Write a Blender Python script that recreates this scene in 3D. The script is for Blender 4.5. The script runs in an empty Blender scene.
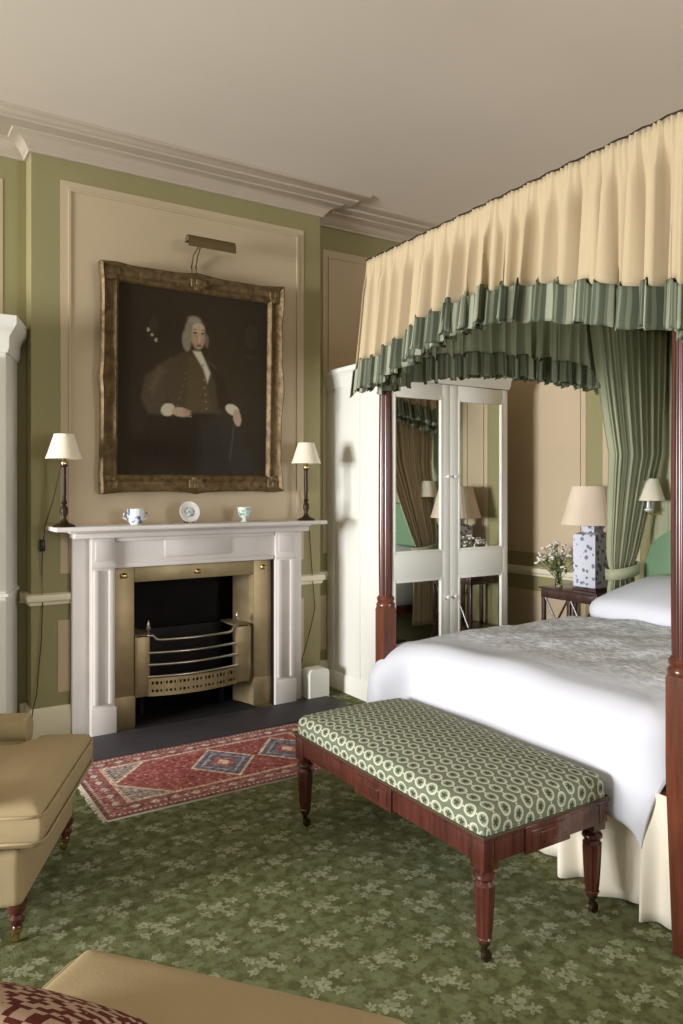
import bpy, bmesh, math, random
from mathutils import Vector, Matrix
random.seed(7)
sc = bpy.context.scene
COL = sc.collection
PI = math.pi

# ---------------------------------------------------------------- camera
FPX, VPX, HY = 753.0, 1520.0, 487.0
TH = math.atan2(VPX - 341.5, FPX)          # angle between view axis and the fireplace wall
cam_d = bpy.data.cameras.new('camera'); cam = bpy.data.objects.new('camera', cam_d); COL.objects.link(cam)
cam.location = (0, 0, 1.5)
cam.rotation_euler = (PI/2, 0, math.atan2(math.sin(TH), math.cos(TH)) - PI/2)
cam_d.sensor_fit = 'AUTO'; cam_d.sensor_width = 36.0
cam_d.lens = FPX/1024*36.0
cam_d.shift_y = -(512 - HY)/1024
cam_d.clip_start = 0.05
sc.camera = cam

# ---------------------------------------------------------------- world, lights, exposure
w = bpy.data.worlds.new('world'); sc.world = w; w.use_nodes = True
bg = w.node_tree.nodes['Background']
bg.inputs['Color'].default_value = (0.80, 0.90, 1.0, 1); bg.inputs['Strength'].default_value = 1.0
sc.view_settings.view_transform = 'Standard'
sc.view_settings.look = 'None'
sc.view_settings.exposure = 0.0
sc.view_settings.gamma = 1.0
sc.view_settings.use_curve_mapping = False

def area(name, loc, rot, sx, sy, power, color):
    d = bpy.data.lights.new(name, 'AREA'); d.shape = 'RECTANGLE'; d.size = sx; d.size_y = sy
    d.energy = power; d.color = color
    o = bpy.data.objects.new(name, d); COL.objects.link(o); o.location = loc; o.rotation_euler = rot
    return o
# daylight entering by the windows of the left wall and of the wall behind the camera
dl = area('daylight_left', (-6.7, 2.6, 1.6), (0, -PI/2, 0), 1.8, 2.4, 580, (0.96, 0.98, 1.0))
dl.data.spread = math.radians(120)
area('daylight_rear', (-0.7, -2.38, 1.85), (PI/2, 0, 0), 1.3, 2.3, 10, (0.95, 0.97, 1.0))
area('daylight_bedside', (3.3, -2.38, 1.85), (PI/2, 0, 0), 1.3, 2.3, 150, (0.95, 0.97, 1.0))

# ---------------------------------------------------------------- node helpers
def lin(r, g, b):
    f = lambda c: (c/255/12.92) if c/255 <= 0.04045 else ((c/255+0.055)/1.055)**2.4
    return (f(r), f(g), f(b), 1.0)

class E:
    """scalar expression over shader sockets"""
    nt = None
    def __init__(s, v): s.v = v
    def op(s, o, b=None, c=None):
        n = E.nt.nodes.new('ShaderNodeMath'); n.operation = o
        for i, x in enumerate((s, b, c)):
            if x is None: continue
            x = x.v if isinstance(x, E) else x
            if isinstance(x, (int, float)): n.inputs[i].default_value = x
            else: E.nt.links.new(x, n.inputs[i])
        return E(n.outputs[0])
    def __add__(s, o): return s.op('ADD', o)
    def __radd__(s, o): return s.op('ADD', o)
    def __sub__(s, o): return s.op('SUBTRACT', o)
    def __rsub__(s, o): return E(o).op('SUBTRACT', s)
    def __mul__(s, o): return s.op('MULTIPLY', o)
    def __rmul__(s, o): return s.op('MULTIPLY', o)
    def __truediv__(s, o): return s.op('DIVIDE', o)
    def __rtruediv__(s, o): return E(o).op('DIVIDE', s)
    def lt(s, o): return s.op('LESS_THAN', o)
    def gt(s, o): return s.op('GREATER_THAN', o)
    def sin(s): return s.op('SINE')
    def cos(s): return s.op('COSINE')
    def abs(s): return s.op('ABSOLUTE')
    def fract(s): return s.op('FRACT')
    def floor(s): return s.op('FLOOR')
    def sqrt(s): return s.op('SQRT')
    def mn(s, o): return s.op('MINIMUM', o)
    def mx(s, o): return s.op('MAXIMUM', o)
    def atan2(s, o): return s.op('ARCTAN2', o)

class Mat:
    def __init__(s, name, rough=0.7, metal=0.0, spec=0.3):
        s.m = bpy.data.materials.new(name); s.m.use_nodes = True
        s.nt = s.m.node_tree; s.b = s.nt.nodes['Principled BSDF']
        s.b.inputs['Roughness'].default_value = rough; s.b.inputs['Metallic'].default_value = metal
        s.b.inputs['Specular IOR Level'].default_value = spec
        E.nt = s.nt
    def col(s, c):
        if isinstance(c, tuple): s.b.inputs['Base Color'].default_value = c
        else: s.nt.links.new(c, s.b.inputs['Base Color'])
        return s
    def coord(s, kind='Object'):
        n = s.nt.nodes.new('ShaderNodeTexCoord'); return n.outputs[kind]
    def sep(s, v):
        n = s.nt.nodes.new('ShaderNodeSeparateXYZ'); s.nt.links.new(v, n.inputs[0])
        return E(n.outputs[0]), E(n.outputs[1]), E(n.outputs[2])
    def scale(s, v, k):
        n = s.nt.nodes.new('ShaderNodeMapping'); n.inputs['Scale'].default_value = k if isinstance(k, tuple) else (k, k, k)
        s.nt.links.new(v, n.inputs[0]); return n.outputs[0]
    def noise(s, v, scale, detail=2, rough=0.5):
        n = s.nt.nodes.new('ShaderNodeTexNoise'); n.inputs['Scale'].default_value = scale
        n.inputs['Detail'].default_value = detail; n.inputs['Roughness'].default_value = rough
        if v is not None: s.nt.links.new(v, n.inputs['Vector'])
        return E(n.outputs['Fac'])
    def mix(s, f, a, b):
        n = s.nt.nodes.new('ShaderNodeMix'); n.data_type = 'RGBA'
        def put(x, sock):
            x = x.v if isinstance(x, E) else x
            if isinstance(x, (int, float)): sock.default_value = x
            elif isinstance(x, tuple): sock.default_value = x
            else: s.nt.links.new(x, sock)
        put(f, n.inputs[0]); put(a, n.inputs[6]); put(b, n.inputs[7]); return n.outputs[2]
    def ramp(s, f, lo, hi):
        n = s.nt.nodes.new('ShaderNodeMapRange'); n.inputs[1].default_value = lo; n.inputs[2].default_value = hi
        s.nt.links.new(f.v if isinstance(f, E) else f, n.inputs[0]); return E(n.outputs[0])
    def bump(s, h, strength=0.3, dist=0.01):
        n = s.nt.nodes.new('ShaderNodeBump'); n.inputs['Strength'].default_value = strength; n.inputs['Distance'].default_value = dist
        s.nt.links.new(h.v if isinstance(h, E) else h, n.inputs['Height']); s.nt.links.new(n.outputs[0], s.b.inputs['Normal']); return s

M = {}
def flat(name, c, rough=0.7, metal=0.0, spec=0.3, var=0.06, nscale=6.0, bump=0.0):
    m = Mat(name, rough, metal, spec); v = m.coord()
    c2 = tuple(x*(1-var*2) for x in c[:3]) + (1,)
    n = m.noise(v, nscale, 3)
    m.col(m.mix(m.ramp(n, 0.35, 0.7), c, c2))
    if bump: m.bump(m.noise(v, nscale*40, 2), bump, 0.004)
    M[name] = m.m
    return m

flat('green_paint', lin(144, 136, 96), 0.6, var=0.03, nscale=1.5)
flat('cream_paint', lin(190, 171, 142), 0.6, var=0.03, nscale=1.5)
flat('pale_trim_paint', lin(222, 212, 185), 0.45, var=0.02)
flat('ceiling_paint', lin(216, 204, 190), 0.8, var=0.02, nscale=1.0)
flat('cornice_paint', lin(178, 164, 146), 0.7, var=0.02)
flat('white_paint', lin(235, 232, 222), 0.4, var=0.02, nscale=2.0)
flat('mantel_paint', lin(216, 208, 202), 0.45, var=0.04, nscale=3.0)
flat('slate', lin(62, 58, 62), 0.55, var=0.12, nscale=4.0)
flat('soot', lin(26, 19, 18), 0.9, var=0.2)
flat('iron', lin(40, 36, 34), 0.45, 0.6)
flat('steel', lin(190, 180, 165), 0.28, 1.0, nscale=20)
flat('aged_brass', lin(168, 148, 112), 0.48, 0.6, var=0.12, nscale=7.0)
flat('bright_brass', lin(205, 180, 120), 0.25, 1.0)
flat('old_bronze', lin(104, 86, 58), 0.55, 0.3)
flat('bronze', lin(50, 36, 22), 0.4, 0.3)
flat('cord_brown', lin(70, 55, 35), 0.6)
flat('linen', lin(160, 141, 106), 0.9, var=0.06, nscale=3.0, bump=0.15)
flat('cream_fabric', lin(180, 161, 130), 0.9, var=0.03, nscale=3.0, bump=0.1)
flat('green_lining', lin(164, 166, 136), 0.9, var=0.05, nscale=4.0, bump=0.1)
flat('green_headboard', lin(112, 140, 108), 0.85, var=0.05, nscale=4.0, bump=0.1)
flat('white_cotton', lin(210, 210, 217), 0.9, var=0.01, nscale=2.0)
flat('skirt_cotton', lin(226, 216, 196), 0.9, var=0.03, nscale=3.0)
flat('shade_cream', lin(232, 222, 200), 0.85, var=0.02)
flat('shade_tan', lin(226, 206, 182), 0.85, var=0.04)
flat('pale_porcelain', lin(226, 224, 222), 0.2, spec=0.5)
flat('leaf', lin(92, 110, 58), 0.6, var=0.15, nscale=12)
flat('pale_petal', lin(222, 212, 204), 0.7)
flat('rail_black', lin(30, 28, 24), 0.4)

def wood(name, c1, c2, rough=0.25, stretch=(14, 14, 1.2)):
    m = Mat(name, rough, spec=0.5); v = m.coord()
    n = m.noise(m.scale(v, stretch), 3.0, 4, 0.6)
    m.col(m.mix(m.ramp(n, 0.3, 0.7), c1, c2)); M[name] = m.m
wood('mahogany', lin(74, 38, 27), lin(112, 60, 39))
wood('dark_mahogany', lin(58, 28, 22), lin(92, 48, 38))
wood('dark_table_wood', lin(58, 38, 34), lin(84, 58, 52))

def gilt():
    m = Mat('gilt_frame', 0.5, 0.35); v = m.coord()
    n = m.noise(v, 22, 4, 0.6)
    m.col(m.mix(m.ramp(n, 0.35, 0.65), lin(84, 66, 42), lin(124, 102, 70)))
    m.bump(n, 0.6, 0.012); M['gilt_frame'] = m.m
gilt()

def mirror():
    m = Mat('mirror_glass', 0.02, 1.0); m.col((0.86, 0.88, 0.86, 1)); M['mirror_glass'] = m.m
mirror()
def glass():
    m = Mat('clear_glass', 0.02, 0, 0.5); m.col((0.95, 0.97, 0.96, 1)); m.b.inputs['Transmission Weight'].default_value = 1.0
    m.b.inputs['IOR'].default_value = 1.3; M['clear_glass'] = m.m
glass()

def attr_mat(name, rough=0.8, spec=0.2, fuzz=0.0):
    m = Mat(name, rough, spec=spec)
    a = m.nt.nodes.new('ShaderNodeAttribute'); a.attribute_name = 'paint'; a.attribute_type = 'GEOMETRY'
    if fuzz:
        n = m.noise(m.coord(), 240, 2)
        m.col(m.mix(m.ramp(n, 0.3, 0.8)*fuzz, a.outputs['Color'], (0.9, 0.85, 0.75, 1)))
    else: m.col(a.outputs['Color'])
    M[name] = m.m
attr_mat('oil_painting', 0.6, 0.08)
attr_mat('rug_wool', 0.95, 0.1, 0.12)

def carpet():
    m = Mat('carpet', 0.97, spec=0.08); v = m.coord(); x, y, z = m.sep(v)
    n1 = m.noise(v, 26, 3, 0.6); n2 = m.noise(v, 9, 2); n3 = m.noise(v, 120, 1)
    x = x + (n2-0.5)*0.05; y = y + (m.noise(m.scale(v, (1, 1.3, 1)), 8.3, 2)-0.5)*0.05
    n4 = m.noise(v, 46, 1); x = x + (n4-0.5)*0.022; y = y + (m.noise(m.scale(v, (1.2, 1, 1)), 41, 1)-0.5)*0.022
    base = m.mix(m.ramp(n1, 0.40, 0.62), lin(84, 85, 54), lin(110, 112, 78))
    def cells(cx, cy, ox, oy):
        row = ((y-oy)/cy).floor()
        u = ((x-ox)/cx + row*0.5).fract() - 0.5
        w_ = ((y-oy)/cy).fract() - 0.5
        return u*cx, w_*cy
    def flower(u, w_, r, k, ph=0.0):
        a = w_.atan2(u)
        rad = (u*u + w_*w_).sqrt()
        edge = ((a*(k/2)+ph).cos().abs()*0.62 + 0.42)*r
        return rad.lt(edge)*rad.gt(r*0.16)
    CX, CY = 0.215, 0.185
    tot = None
    for (ox, oy, r, k, ph) in ((0, 0, .032, 5, .3), (.052, .024, .023, 5, 1.0), (-.044, .036, .022, 5, .1),
                               (.026, -.046, .022, 5, .7), (-.052, -.02, .018, 5, .5), (.09, -.04, .014, 5, .5)):
        u, w_ = cells(CX, CY, ox, oy)
        f = flower(u, w_, r, k, ph); tot = f if tot is None else tot.mx(f)
    u, w_ = cells(.118, .094, .05, .03); lf = flower(u, w_, .040, 3, .2)
    c = m.mix(lf*0.5, base, lin(122, 126, 94))
    c = m.mix(tot*0.66, c, m.mix(m.ramp(n1, .35, .65), lin(142, 144, 114), lin(170, 170, 144)))
    c = m.mix((n3-0.3)*0.45, c, lin(66, 72, 48))
    m.col(c); m.bump(n3, 0.35, 0.004); M['carpet'] = m.m
carpet()

def bench_fabric():
    m = Mat('medallion_fabric', 0.9, spec=0.15); v = m.coord('UV'); x, y, z = m.sep(v)
    p, q = 0.050, 0.063
    row = (x/p).floor()
    u = ((x/p).fract()-0.5)*p
    w_ = ((y/q + row*0.5).fract()-0.5)*q
    r = ((u/0.0205)*(u/0.0205) + (w_/0.0265)*(w_/0.0265)).sqrt()
    ring = r.lt(1.0)*r.gt(0.70)
    a = w_.atan2(u)
    fl = r.lt((a*2.5).cos().abs()*0.34+0.20)
    n = m.noise(m.coord(), 260, 2)
    g = m.mix(m.ramp(n, 0.35, 0.65), lin(98, 106, 86), lin(116, 122, 102))
    # little dots between the medallions
    u2 = ((x/p).fract()-0.5)*p; w2 = ((y/q + row*0.5 + 0.5).fract()-0.5)*q
    dot = ((u2*u2 + w2*w2).sqrt()).lt(0.003)
    c = m.mix(r.lt(1.0)*0.45, g, lin(160, 163, 138))
    c = m.mix(ring, c, lin(190, 187, 164)); c = m.mix(fl, c, lin(66, 72, 58)); c = m.mix(dot, c, lin(214, 208, 178))
    m.col(c); M['medallion_fabric'] = m.m
bench_fabric()

def quilt():
    m = Mat('paisley_quilt', 0.92, spec=0.12); v = m.coord('UV'); x, y, z = m.sep(v)
    n = m.noise(m.scale(v, (2.2, 1, 1)), 22, 4, 0.6); nn = m.noise(m.scale(v, (2.6, 1, 1)), 9, 3, 0.6)
    # paisley bands between lattice lines
    d1 = ((x*0.9 + y + (nn-0.5)*0.06)/0.30).fract(); d2 = ((x*0.9 - y)/0.30).fract()
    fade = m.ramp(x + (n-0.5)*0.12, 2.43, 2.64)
    lat = d1.lt(0.10).mx(d2.lt(0.06))
    c = m.mix(m.ramp(n, 0.45, 0.55), lin(184, 183, 187), lin(230, 229, 233))
    c = m.mix(m.ramp(nn, 0.5, 0.6)*0.45, c, lin(166, 166, 168))
    c = m.mix(lat*0.65, c, lin(220, 217, 218))
    c = m.mix(fade, lin(210, 210, 217), c)  # pattern washed out to white towards the foot: overexposed highlight painted in
    m.col(c); m.bump(nn, 0.3, 0.01); M['paisley_quilt'] = m.m
quilt()

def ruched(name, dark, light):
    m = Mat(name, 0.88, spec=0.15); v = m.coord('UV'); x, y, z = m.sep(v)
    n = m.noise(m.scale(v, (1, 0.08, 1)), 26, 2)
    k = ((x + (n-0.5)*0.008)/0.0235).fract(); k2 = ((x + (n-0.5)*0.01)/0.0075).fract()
    c = m.mix(k.lt(0.30), dark, light); c = m.mix(k2.lt(0.35)*0.35, c, light)  # paler stripes put the highlights of the pleats into the colour
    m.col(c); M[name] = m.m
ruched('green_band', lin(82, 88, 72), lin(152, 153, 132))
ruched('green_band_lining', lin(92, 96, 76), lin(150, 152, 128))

def delft(name, a, b, s):
    m = Mat(name, 0.2, spec=0.5); v = m.coord()
    n = m.noise(v, s, 3, 0.5)
    m.col(m.mix(m.ramp(n, 0.53, 0.58), a, b)); M[name] = m.m
delft('blue_white_china', lin(226, 228, 230), lin(96, 112, 150), 34)
delft('celadon_china', lin(206, 212, 204), lin(120, 146, 146), 50)

def jar_mat():
    m = Mat('leaf_patterned_jar', 0.22, spec=0.5); v = m.coord()
    vo = m.nt.nodes.new('ShaderNodeTexVoronoi'); vo.inputs['Scale'].default_value = 24; vo.inputs['Randomness'].default_value = 0.7
    m.nt.links.new(v, vo.inputs['Vector'])
    n = m.noise(v, 60, 2)
    f = (E(vo.outputs['Distance']) + (n-0.5)*0.5).lt(0.38)
    m.col(m.mix(f, lin(206, 206, 216), lin(124, 122, 142))); M['leaf_patterned_jar'] = m.m
jar_mat()

def woven(name, a, b):
    m = Mat(name, 0.9, spec=0.1); v = m.coord('UV'); x, y, z = m.sep(v)
    # stepped kilim diamonds
    n = m.noise(m.scale(v, (1, .6, 1)), 16, 2)
    xs = (x*70).floor()/70; ys = (y*70).floor()/70
    u = ((xs/0.15).fract()-0.5).abs(); q = ((ys/0.12).fract()-0.5).abs()
    f = ((u + q)*3.0 + (n-0.5)*0.5).fract().lt(0.5)
    m.col(m.mix(f, a, b)); m.bump(m.noise(v, 300, 1), .4, .004); M[name] = m.m
woven('kilim', lin(168, 142, 120), lin(88, 40, 36))

# ---------------------------------------------------------------- mesh builder
class MB:
    def __init__(s): s.bm = bmesh.new(); s.uv = None
    def box(s, x0, x1, y0, y1, z0, z1, bev=0.0, seg=2):
        r = bmesh.ops.create_cube(s.bm, size=1.0)
        vs = r['verts']
        for v in vs:
            v.co = Vector((x0+(v.co.x+.5)*(x1-x0), y0+(v.co.y+.5)*(y1-y0), z0+(v.co.z+.5)*(z1-z0)))
        if bev:
            es = list({e for v in vs for e in v.link_edges})
            bmesh.ops.bevel(s.bm, geom=es, offset=bev, segments=seg, affect='EDGES', profile=0.5)
        return s
    def prism(s, poly, axis, a, b):
        """poly in the two remaining axes (in order), extruded along axis"""
        def mk(p, t):
            q = list(p); q.insert(axis, t); return s.bm.verts.new(q)
        A = [mk(p, a) for p in poly]; B = [mk(p, b) for p in poly]; n = len(poly)
        for i in range(n): s.bm.faces.new((A[i], A[(i+1) % n], B[(i+1) % n], B[i]))
        s.bm.faces.new(A); s.bm.faces.new(B)
        return s
    def lathe(s, prof, c=(0, 0, 0), seg=24, mod=None, cap=True, square=None):
        """prof: list of (r, z); mod(angle, z) -> radius factor"""
        rings = []
        for (r, z) in prof:
            ring = []
            for k in range(seg):
                a = 2*PI*(k+.5)/seg; f = mod(a, z) if mod else 1.0
                ring.append(s.bm.verts.new((c[0]+r*f*math.cos(a), c[1]+r*f*math.sin(a), c[2]+z)))
            rings.append(ring)
        for i in range(len(rings)-1):
            for k in range(seg):
                s.bm.faces.new((rings[i][k], rings[i][(k+1) % seg], rings[i+1][(k+1) % seg], rings[i+1][k]))
        if cap:
            s.bm.faces.new(rings[0][::-1]); s.bm.faces.new(rings[-1])
        return s
    def tube(s, pts, r, seg=8):
        pts = [Vector(p) for p in pts]; rings = []
        for i, p in enumerate(pts):
            t = (pts[min(i+1, len(pts)-1)] - pts[max(i-1, 0)]).normalized()
            u = t.cross(Vector((0, 0, 1)))
            if u.length < 1e-3: u = t.cross(Vector((1, 0, 0)))
            u.normalize(); v = t.cross(u).normalized()
            rr = r[i] if isinstance(r, (list, tuple)) else r
            rings.append([s.bm.verts.new(p + rr*(math.cos(2*PI*k/seg)*u + math.sin(2*PI*k/seg)*v)) for k in range(seg)])
        for i in range(len(rings)-1):
            for k in range(seg):
                s.bm.faces.new((rings[i][k], rings[i][(k+1) % seg], rings[i+1][(k+1) % seg], rings[i+1][k]))
        s.bm.faces.new(rings[0][::-1]); s.bm.faces.new(rings[-1])
        return s
    def grid(s, nu, nv, fn, uvfn=None, closed_u=False):
        """fn(i/nu, j/nv) -> point"""
        lay = s.bm.loops.layers.uv.verify() if uvfn else None
        V = [[s.bm.verts.new(fn(i/nu, j/nv)) for j in range(nv+1)] for i in range(nu+1)]
        for i in range(nu):
            for j in range(nv):
                f = s.bm.faces.new((V[i][j], V[i+1][j], V[i+1][j+1], V[i][j+1]))
                if lay:
                    for l, (a, b) in zip(f.loops, ((i, j), (i+1, j), (i+1, j+1), (i, j+1))):
                        l[lay].uv = uvfn(a/nu, b/nv)
        return s
    def pillow(s, c, h, r, bulge=0.0, n=10, uvs=False, side=0.0):
        """rounded box, half sizes h, corner radius r, domed by bulge"""
        lay = s.bm.loops.layers.uv.verify() if uvs else None
        rn = max(2, n); cache = {}
        def tcoord(hh):
            rr = min(r, hh*0.999); k = 4
            a = [-hh + rr*(1-math.cos(PI/2*i/k)) for i in range(k)]
            mid = [-(hh-rr) + 2*(hh-rr)*i/rn for i in range(rn+1)]
            b = [-x for x in a[::-1]]
            return a + mid + b
        T = [tcoord(x) for x in h]
        def vert(p):
            k = tuple(round(x, 5) for x in p)
            if k in cache: return cache[k]
            q = Vector([max(-(h[i]-min(r, h[i]*.999)), min(h[i]-min(r, h[i]*.999), p[i])) for i in range(3)])
            d = Vector(p) - q
            if d.length > 1e-7: d = d.normalized()*r
            o = q + d
            fx, fy = 1-min(1, abs(o.x/h[0]))**2.2, 1-min(1, abs(o.y/h[1]))**2.2
            fz = 1-(o.z/h[2])**2
            sg = 1 if o.z > 0 else -0.3
            o.z += bulge*fx*fy*sg*min(1, abs(o.z)/h[2]*1.5)
            if side: o.x += side*fz*fy*(1 if o.x > 0 else -1)*abs(o.x/h[0])**3; o.y += side*fz*fx*(1 if o.y > 0 else -1)*abs(o.y/h[1])**3
            cache[k] = s.bm.verts.new((o.x+c[0], o.y+c[1], o.z+c[2])); return cache[k]
        for ax in range(3):
            u, v = [i for i in range(3) if i != ax]
            for sgn in (-1, 1):
                for i in range(len(T[u])-1):
                    for j in range(len(T[v])-1):
                        P = []
                        for (a, b) in ((i, j), (i+1, j), (i+1, j+1), (i, j+1)):
                            p = [0, 0, 0]; p[ax] = sgn*h[ax]; p[u] = T[u][a]; p[v] = T[v][b]; P.append(p)
                        vs = [vert(p) for p in P]
                        if len(set(vs)) < 4: continue
                        try: f = s.bm.faces.new(vs)
                        except ValueError: continue
                        if lay:
                            for l, p in zip(f.loops, P): l[lay].uv = (p[u]+sgn*0.3, p[v])
        return s
    def sweep(s, path, prof, closed=False, inner=1):
        """sweep profile (offset, z) along an XY path with mitred corners; offset goes to the left (inner=1) of travel"""
        n = len(path); P = [Vector(p) for p in path]; N = []
        for i in range(n):
            d0 = (P[i]-P[i-1]) if (i > 0 or closed) else None
            d1 = (P[(i+1) % n]-P[i]) if (i < n-1 or closed) else None
            nn = []
            for d in (d0, d1):
                if d is not None: d = d.normalized(); nn.append(Vector((-d.y, d.x))*inner)
            if len(nn) == 1: N.append(nn[0])
            else:
                m_ = (nn[0]+nn[1]); k = m_.length_squared/2; N.append(m_/k if k > 1e-6 else nn[0])
        rows = [[s.bm.verts.new((P[i].x+N[i].x*o, P[i].y+N[i].y*o, z)) for (o, z) in prof] for i in range(n)]
        m_ = len(prof)
        for i in range(n if closed else n-1):
            A, B = rows[i], rows[(i+1) % n]
            for k in range(m_-1): s.bm.faces.new((A[k], B[k], B[k+1], A[k+1]))
        if not closed:
            s.bm.faces.new(rows[0]); s.bm.faces.new(rows[-1][::-1])
        return s
    def xform(s, mat):
        bmesh.ops.transform(s.bm, matrix=mat, verts=s.bm.verts); return s
    def build(s, name, mat, parent=None, smooth=False, local=False, solid=0.0, subsurf=0, label=None):
        me = bpy.data.meshes.new(name)
        if parent is not None and not local:
            off = Vector((0, 0, 0)); p = parent
            while p is not None: off += p.location; p = p.parent
            bmesh.ops.translate(s.bm, vec=-off, verts=s.bm.verts)
        bmesh.ops.recalc_face_normals(s.bm, faces=s.bm.faces)
        if smooth:
            for f in s.bm.faces: f.smooth = True
            if smooth != 'all':
                for e in s.bm.edges:
                    if len(e.link_faces) == 2 and e.calc_face_angle(0) > math.radians(38): e.smooth = False
        s.bm.to_mesh(me); s.bm.free()
        o = bpy.data.objects.new(name, me); COL.objects.link(o)
        mats = mat if isinstance(mat, list) else [mat]
        for mm in mats: me.materials.append(M[mm])
        if parent is not None: o.parent = parent
        if solid:
            md = o.modifiers.new('thickness', 'SOLIDIFY'); md.thickness = solid; md.offset = 0
        if subsurf:
            md = o.modifiers.new('smooth', 'SUBSURF'); md.levels = subsurf; md.render_levels = subsurf
        if label: o['label'] = label
        return o

def thing(name, label, cat, loc=(0, 0, 0), rz=0.0, group=None):
    o = bpy.data.objects.new(name, None); COL.objects.link(o); o.empty_display_size = 0.1
    o.location = loc; o.rotation_euler = (0, 0, rz); o['label'] = label; o['category'] = cat
    if group: o['group'] = group
    return o
def tag(o, label, cat, group=None):
    o['label'] = label; o['category'] = cat
    if group: o['group'] = group
    return o
def struct(o): o['kind'] = 'structure'; return o
def recenter(o):
    """move a single-mesh thing's origin to the middle of its base"""
    me = o.data; xs = [v.co for v in me.vertices]
    c = Vector(((min(v.x for v in xs)+max(v.x for v in xs))/2, (min(v.y for v in xs)+max(v.y for v in xs))/2, min(v.z for v in xs)))
    me.transform(Matrix.Translation(-c)); o.location = c; return o

# ================================================================ SETTING
XL, XR, YN, YA, YB, ZC = -6.5, 4.5, -2.2, 4.88, 4.72, 3.60      # left, right, near, alcove, breast, ceiling
BX0, BX1 = 0.848, 2.83                                          # chimney breast
struct(MB().box(XL-.2, XR+.2, YN-.2, YA+.25, -.1, 0).build('floor', 'carpet'))
struct(MB().box(XL-.2, XR+.2, YN-.2, YA+.25, ZC, ZC+.1).build('ceiling', 'ceiling_paint'))
# far wall with the chimney breast; the fire opening is left open
OX0, OX1, OZ = 1.40, 2.30, 0.93
b = MB()
b.box(XL-.2, OX0, YA, YA+.25, 0, ZC); b.box(OX1, XR+.2, YA, YA+.25, 0, ZC); b.box(OX0, OX1, YA, YA+.25, OZ, ZC); b.box(OX0, OX1, YA+.22, YA+.25, 0, OZ)
struct(b.build('wall_far', 'green_paint'))
b = MB()
b.box(BX0, OX0, YB, YA, 0, ZC); b.box(OX1, BX1, YB, YA, 0, ZC); b.box(OX0, OX1, YB, YA, OZ, ZC)
struct(b.build('wall_chimney', 'green_paint'))
struct(MB().box(XR, XR+.2, YN-.2, YA, 0, ZC).build('wall_right', 'green_paint'))
def wall_with_holes(name, axis, at, th, u0, u1, holes):
    b = MB(); cur = u0
    def bx(a, c, z0, z1):
        if axis == 0: b.box(min(at, at+th), max(at, at+th), a, c, z0, z1)
        else: b.box(a, c, min(at, at+th), max(at, at+th), z0, z1)
    for (a, c, z0, z1) in holes:
        bx(cur, a, 0, ZC); bx(a, c, 0, z0); bx(a, c, z1, ZC); cur = c
    bx(cur, u1, 0, ZC)
    return struct(b.build(name, 'green_paint'))
wall_with_holes('wall_left', 0, XL, -.2, YN, YA, [(1.4, 3.8, .7, 2.5)])
wall_with_holes('wall_near', 1, YN, -.2, XL-.2, XR, [(-1.35, -.05, .7, 3.0), (2.65, 3.95, .7, 3.0)])
def sash(n, axis, at, a, c, z1=3.0):
    b = MB(); z0 = .7
    def bx(u0, u1, v0, v1):
        if axis == 0: b.box(at-.06, at-.02, u0, u1, v0, v1)
        else: b.box(u0, u1, at-.06, at-.02, v0, v1)
    bx(a, a+.05, z0, z1); bx(c-.05, c, z0, z1); bx(a+.05, c-.05, z0, z0+.07); bx(a+.05, c-.05, z1-.05, z1)
    bx(a+.05, c-.05, 1.82, 1.88)
    for k in (1, 2): u = a+(c-a)*k/3; bx(u-.01, u+.01, z0+.07, 1.82); bx(u-.01, u+.01, 1.88, z1-.05)
    struct(b.build('window_%d' % n, 'white_paint'))
sash(1, 0, XL, 1.4, 3.8, 2.5); sash(2, 1, YN, -1.35, -.05); sash(3, 1, YN, 2.65, 3.95)
# cornice round the room
loop = [(XL, YN), (XR, YN), (XR, YA), (BX1, YA), (BX1, YB), (BX0, YB), (BX0, YA), (XL, YA)]
corn = [(0, 3.47), (.018, 3.47), (.022, 3.485), (.03, 3.49), (.05, 3.515), (.085, 3.535), (.12, 3.542), (.125, 3.55),
        (.20, 3.556), (.205, 3.568), (.25, 3.574), (.27, 3.585), (.275, 3.60)]
struct(MB().sweep(loop, corn, closed=True).build('trim_1', 'cornice_paint', smooth=True))
skirt = [(0, 0), (.022, 0), (.022, .15), (.016, .165), (.016, .175), (.008, .19), (0, .19)]
rail = [(0, .795), (.012, .80), (.014, .815), (.026, .825), (.03, .845), (.024, .86), (0, .868)]
segs = {'left': [[(.58, YA), (XL, YA), (XL, YN)]], 'far': [[(1.070, YB), (BX0, YB), (BX0, YA), (.81, YA)], [(2.985, YA), (BX1, YA), (BX1, YB), (2.645, YB)]],
        'right': [[(XR, 3.25), (XR, YA), (4.15, YA)], [(XR, YN), (XR, 1.30)]], 'near': [[(XL, YN), (XR, YN)]]}
for sd, lst in segs.items():
    b = MB(); r_ = MB()
    for pth in lst:
        b.sweep(pth, skirt); 
        if sd not in ('near', 'left'): r_.sweep(pth, rail)
    struct(b.build('baseboard_'+sd, 'pale_trim_paint', smooth=True))
    if sd in ('far', 'right'): struct(r_.build('trim_%d' % (2 if sd == 'far' else 3), 'pale_trim_paint', smooth=True))
    else: r_.bm.free()
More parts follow.
